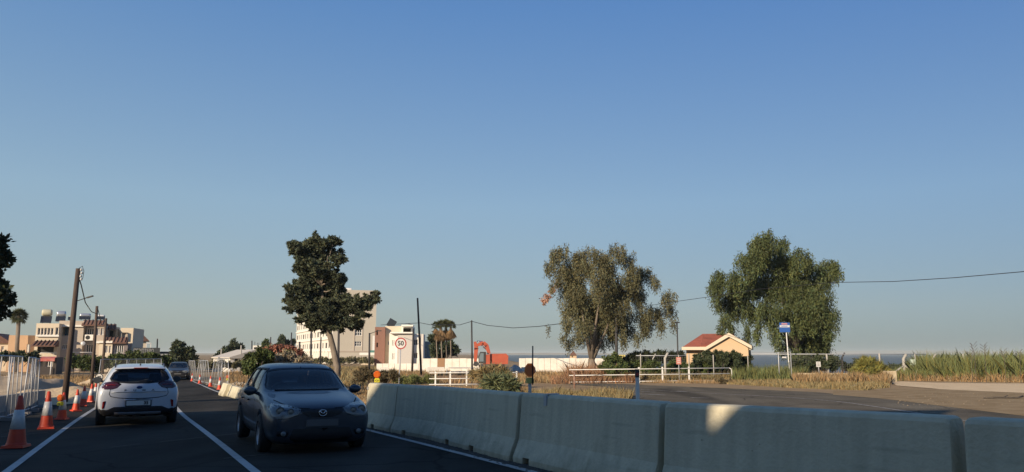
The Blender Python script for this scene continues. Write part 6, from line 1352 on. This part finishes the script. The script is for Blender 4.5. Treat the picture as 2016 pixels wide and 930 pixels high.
# grasses (uncountable)
def GP(*pp): return [tuple(G(*p)[:2]) for p in pp]
def GPY(*pp): return [tuple(XY(px, Y)[:2]) for px, Y in pp]
def gr(m, poly, n, h, wd, lean, seed, label, name='grass', **k): return grass(name, m, poly, n, h, wd, lean, seed, kind='stuff', label=label, cat=name, **k)
gr(G_mix, GPY((1045, 17), (1035, 36), (1245, 34), (1238, 27), (1160, 19), (1100, 15)), 34000, (.12, .55), .016, .6, 1, 'tall dry grass strip behind the barrier right of the orange lamp')
gr(G_dry, GPY((700, 24), (690, 48), (1045, 48), (1045, 18), (900, 21)), 26000, (.06, .3), .02, .6, 2, 'dry grass field behind the left half of the barrier')
gr(G_dry, GPY((690, 58), (690, 92), (1250, 86), (1190, 56)), 42000, (.15, .7), .035, .5, 3, 'brown dry grass field before the white site wall')
gr(G_red, GPY((1115, 56), (1118, 61), (1222, 61), (1218, 56)), 9000, (.5, 1.75), .022, .8, 4, 'tall reddish dry grass around the foot of the brownish eucalyptus', patch=.3)
gr(G_dry, GP((1180, 753.5), (1180, 747), (1440, 744), (1450, 756), (1300, 755)), 26000, (.08, .4), .022, .6, 5, 'short dry grass under the long white railing')
gr(G_red, GPY((1085, 54), (1085, 60), (1260, 60), (1255, 54)), 12000, (.2, .8), .022, .8, 14, 'low reddish dry grass spreading either side of the tall tuft')
gr(G_green, GPY((1440, 53), (1440, 64), (1600, 64), (1580, 54)), 18000, (.4, 1.3), .03, .45, 6, 'green grass right of the white bollard')
gr(G_mix, GP((1430, 757), (1560, 765), (1700, 770), (1752, 764), (1748, 752), (1600, 750), (1430, 748)), 42000, (.06, .38), .02, .7, 7, 'dry grass verge under the blue sign')
gr(G_dry, GPY((1560, 47), (1560, 53), (1750, 51.8), (1750, 45)), 20000, (.2, .85), .025, .6, 8, 'tall straw grass before the low cream wall')
gr(G_green, GPY((1795, 54), (1800, 68), (2200, 66), (2200, 45), (2016, 46.5), (1850, 51)), 100000, (.5, 2.2), .028, .75, 9, 'tall green reeds along the right side beside the sandy track', name='reeds', patch=.3)
gr(G_green, GPY((1752, 53), (1755, 62), (1860, 58), (1860, 51)), 12000, (.3, 1.0), .03, .5, 15, 'low green grass around the braced fence post')
gr(G_dry, GPY((1756, 53), (1758, 57), (2200, 49), (2200, 44.5), (2016, 46), (1850, 50.3)), 26000, (.08, .85), .022, .9, 10, 'dry straw coloured edge of the reeds beside the sandy track', name='reeds')
gr(G_mix, GPY((1190, 55), (1190, 64), (1440, 63), (1440, 54.5)), 22000, (.25, .9), .025, .5, 11, 'green and straw grass behind the long white railing')
gr(G_mix, GPY((545, 50), (560, 115), (745, 115), (720, 50)), 30000, (.15, .8), .05, .5, 16, 'dry weeds on the open ground before the tall apartment block')
gr(G_dry, GPY((455, 36), (440, 90), (580, 90), (560, 36)), 16000, (.1, .6), .04, .5, 17, 'dry weeds behind the oncoming hatchback and the right mesh fence')
gr(G_dry, GPY((-60, 44), (-60, 75), (330, 78), (200, 52)), 16000, (.08, .4), .03, .6, 13, 'thin dry weeds over the sand heaps on the left', patch=.8)
# tall feathery seed heads over the reeds
for k, (px, py, Y) in enumerate([(1910, 694, 46), (1917, 676, 46), (1937, 678, 46), (1975, 690, 45), (2005, 692, 45)]):
    g = XY(px, Y); h = P(px, py, Y).z - g.z; b = MB(); b.tube([(0, 0, 0), (.05, 0, h * .7), (.12 * (-1) ** k, 0, h)], .015, 5)
    for j in range(7): z = h * (.72 + .04 * j); b.tube([(.06, 0, z), (.06 + .22 * (-1) ** j, .05, z + .2)], .012, 4)
    b.build('reed_stalk', bark_d, label=['short feathery reed stalk left of the tall pair', 'tall feathery reed stalk, left one of the tall pair', 'tall feathery reed stalk, right one of the tall pair', 'low reed stalk near the right photo edge', 'reed stalk at the right photo edge'][k], cat='reed stalk', loc=g)
# stones and a fallen branch on the dirt shoulder
stone = mat('stone', (.33, .29, .23), .9, (.42, .37, .30), 6, 6, .4, 20); rgb = random.Random(12); b = MB()
for _ in range(90):
    p = G(rgb.uniform(1760, 2060), rgb.uniform(775, 800)); r = rgb.uniform(.008, .022); b.sphere((p.x, p.y, p.z + .01 + r * .3), r, 6, 4, (1.3, 1, .6))
b.build('gravel', mat('tan gravel', (.26, .20, .13), .95, (.36, .28, .19), 6, spec=.1), kind='stuff')
for px, py, s, lab in ((1683, 763.5, .14, 'pale stone at the edge of the dirt shoulder below the yellow green bush'), (1580, 764, .10, 'dark stone in the dry verge right of the blue sign post')):
    g = G(px if px > 1600 else px, py); MB().sphere((0, 0, s * .4), s, 8, 6, (1.3, .9, .7)).build('stone', stone, label=lab, cat='stone', loc=g)
g = G(1975, 786); b = MB(); b.tube([(-.7, 0, .03), (-.2, .05, .06), (.5, -.05, .05), (.8, .1, .1)], .03, 6); b.tube([(0, 0, .06), (.3, .2, .12)], .015, 5); b.build('fallen_branch', bark_d, label='dark fallen branch lying on the dirt at the right', cat='branch', loc=g)
# unseen house-shaped casters added behind the camera; outlines traced from the wanted shadow edge
wallB = mat('shadow caster wall', (.45, .40, .33), .9)
SK = math.tan(R(180 + SUN_AZ)); YH = -6.0
def sky_pt(q):
    'where the sun ray through q crosses the front plane of the shadow casters'
    q = Vector(q); k = (q.y - YH) / -sd.y; r = q + sd * k; return r.x, r.z
def skew_caster(label, prof, y1=-6.0, D=6.0):
    "prof: outline of the front in x,z; the body runs back along the sun direction"
    xs_ = [p[0] for p in prof]; cx = sum(xs_) / len(xs_); g = Vector((cx, y1, height(cx, y1))); t = thing('shadow_caster', label, 'house', g)
    n = len(prof); vs = [(x - cx, 0, z) for x, z in prof] + [(x - cx - SK * D, -D, z) for x, z in prof]
    MB().add(vs, [tuple(range(n)), tuple(range(2 * n - 1, n - 1, -1))] + [(i, i + n, (i + 1) % n + n, (i + 1) % n) for i in range(n)]).build('wall', wallB, t)
    x = min(xs_) + 1.2
    while x < max(xs_) - 2.2:
        for z in (1.2, 4.2): 
            w_ = window(t, (x - cx, x - cx + 1.3, z, z + 1.4), 0, 2, depth=.05)
        x += 3
def on_top(px, py): q = G(px, py, HB); return (q.x, q.y, q.z + HB)
xa, za = sky_pt(on_top(770, 755)); xe, ze = sky_pt(on_top(738, 753)); xd, zd = sky_pt(G(430, 820)); xd2, zd2 = sky_pt(G(360, 818)); xs_, zs_ = sky_pt(G(1760, 809)); xc, zc = sky_pt(G(112, 846))
pl, zl_ = sky_pt(on_top(1404, 797)); pr, zr_ = sky_pt(on_top(1468, 799)); q = JP[4].lerp(JP[5], .2); pb, zb_ = sky_pt((q.x, q.y, q.z + .56)); rf = sky_pt((-7.5, 19, 1.55))
for nm in ('xa za', 'xe ze', 'xd zd', 'xd2 zd2', 'xs_ zs_', 'xc zc', 'pl zl_', 'pr zr_', 'pb zb_'): print('SKY', nm, [round(globals()[k], 2) for k in nm.split()])
print('SKY roof', rf)
lo_w = -1
skew_caster('added house-shaped shadow caster behind the camera, farthest left of the row', [(xc - 22, -1), (xc - .02, -1), (xc - .02, zc - .3), (xc - .55, zd + .1), (xc - 22, zd + .1)])
xm_ = xe - .55
skew_caster('added house-shaped shadow caster with a sloping right roof behind the camera', [(xc, -1), (xm_ - .03, -1), (xm_ - .03, ze - .75), (xm_ - .6, max(zd, za) + .5), (xc + .8, max(zd, za) + .5), (xc, zc - .3)])
skew_caster('wide added house-shaped shadow caster behind the camera', [(xm_, -1), (pb - .03, -1), (pb - .03, zb_ - .05), (pl, zl_), (pl, zs_), (xa + 5, zs_), (xa + .2, za + .1), (xm_, ze - .75)])
skew_caster('added house-shaped shadow caster with a sloping left roof behind the camera', [(pb + .02, -1), (1.0, -1), (1.0, 10.5), (0, zs_), (pr + 4.2, zs_), (pr, zr_), (pb + .02, zb_)])
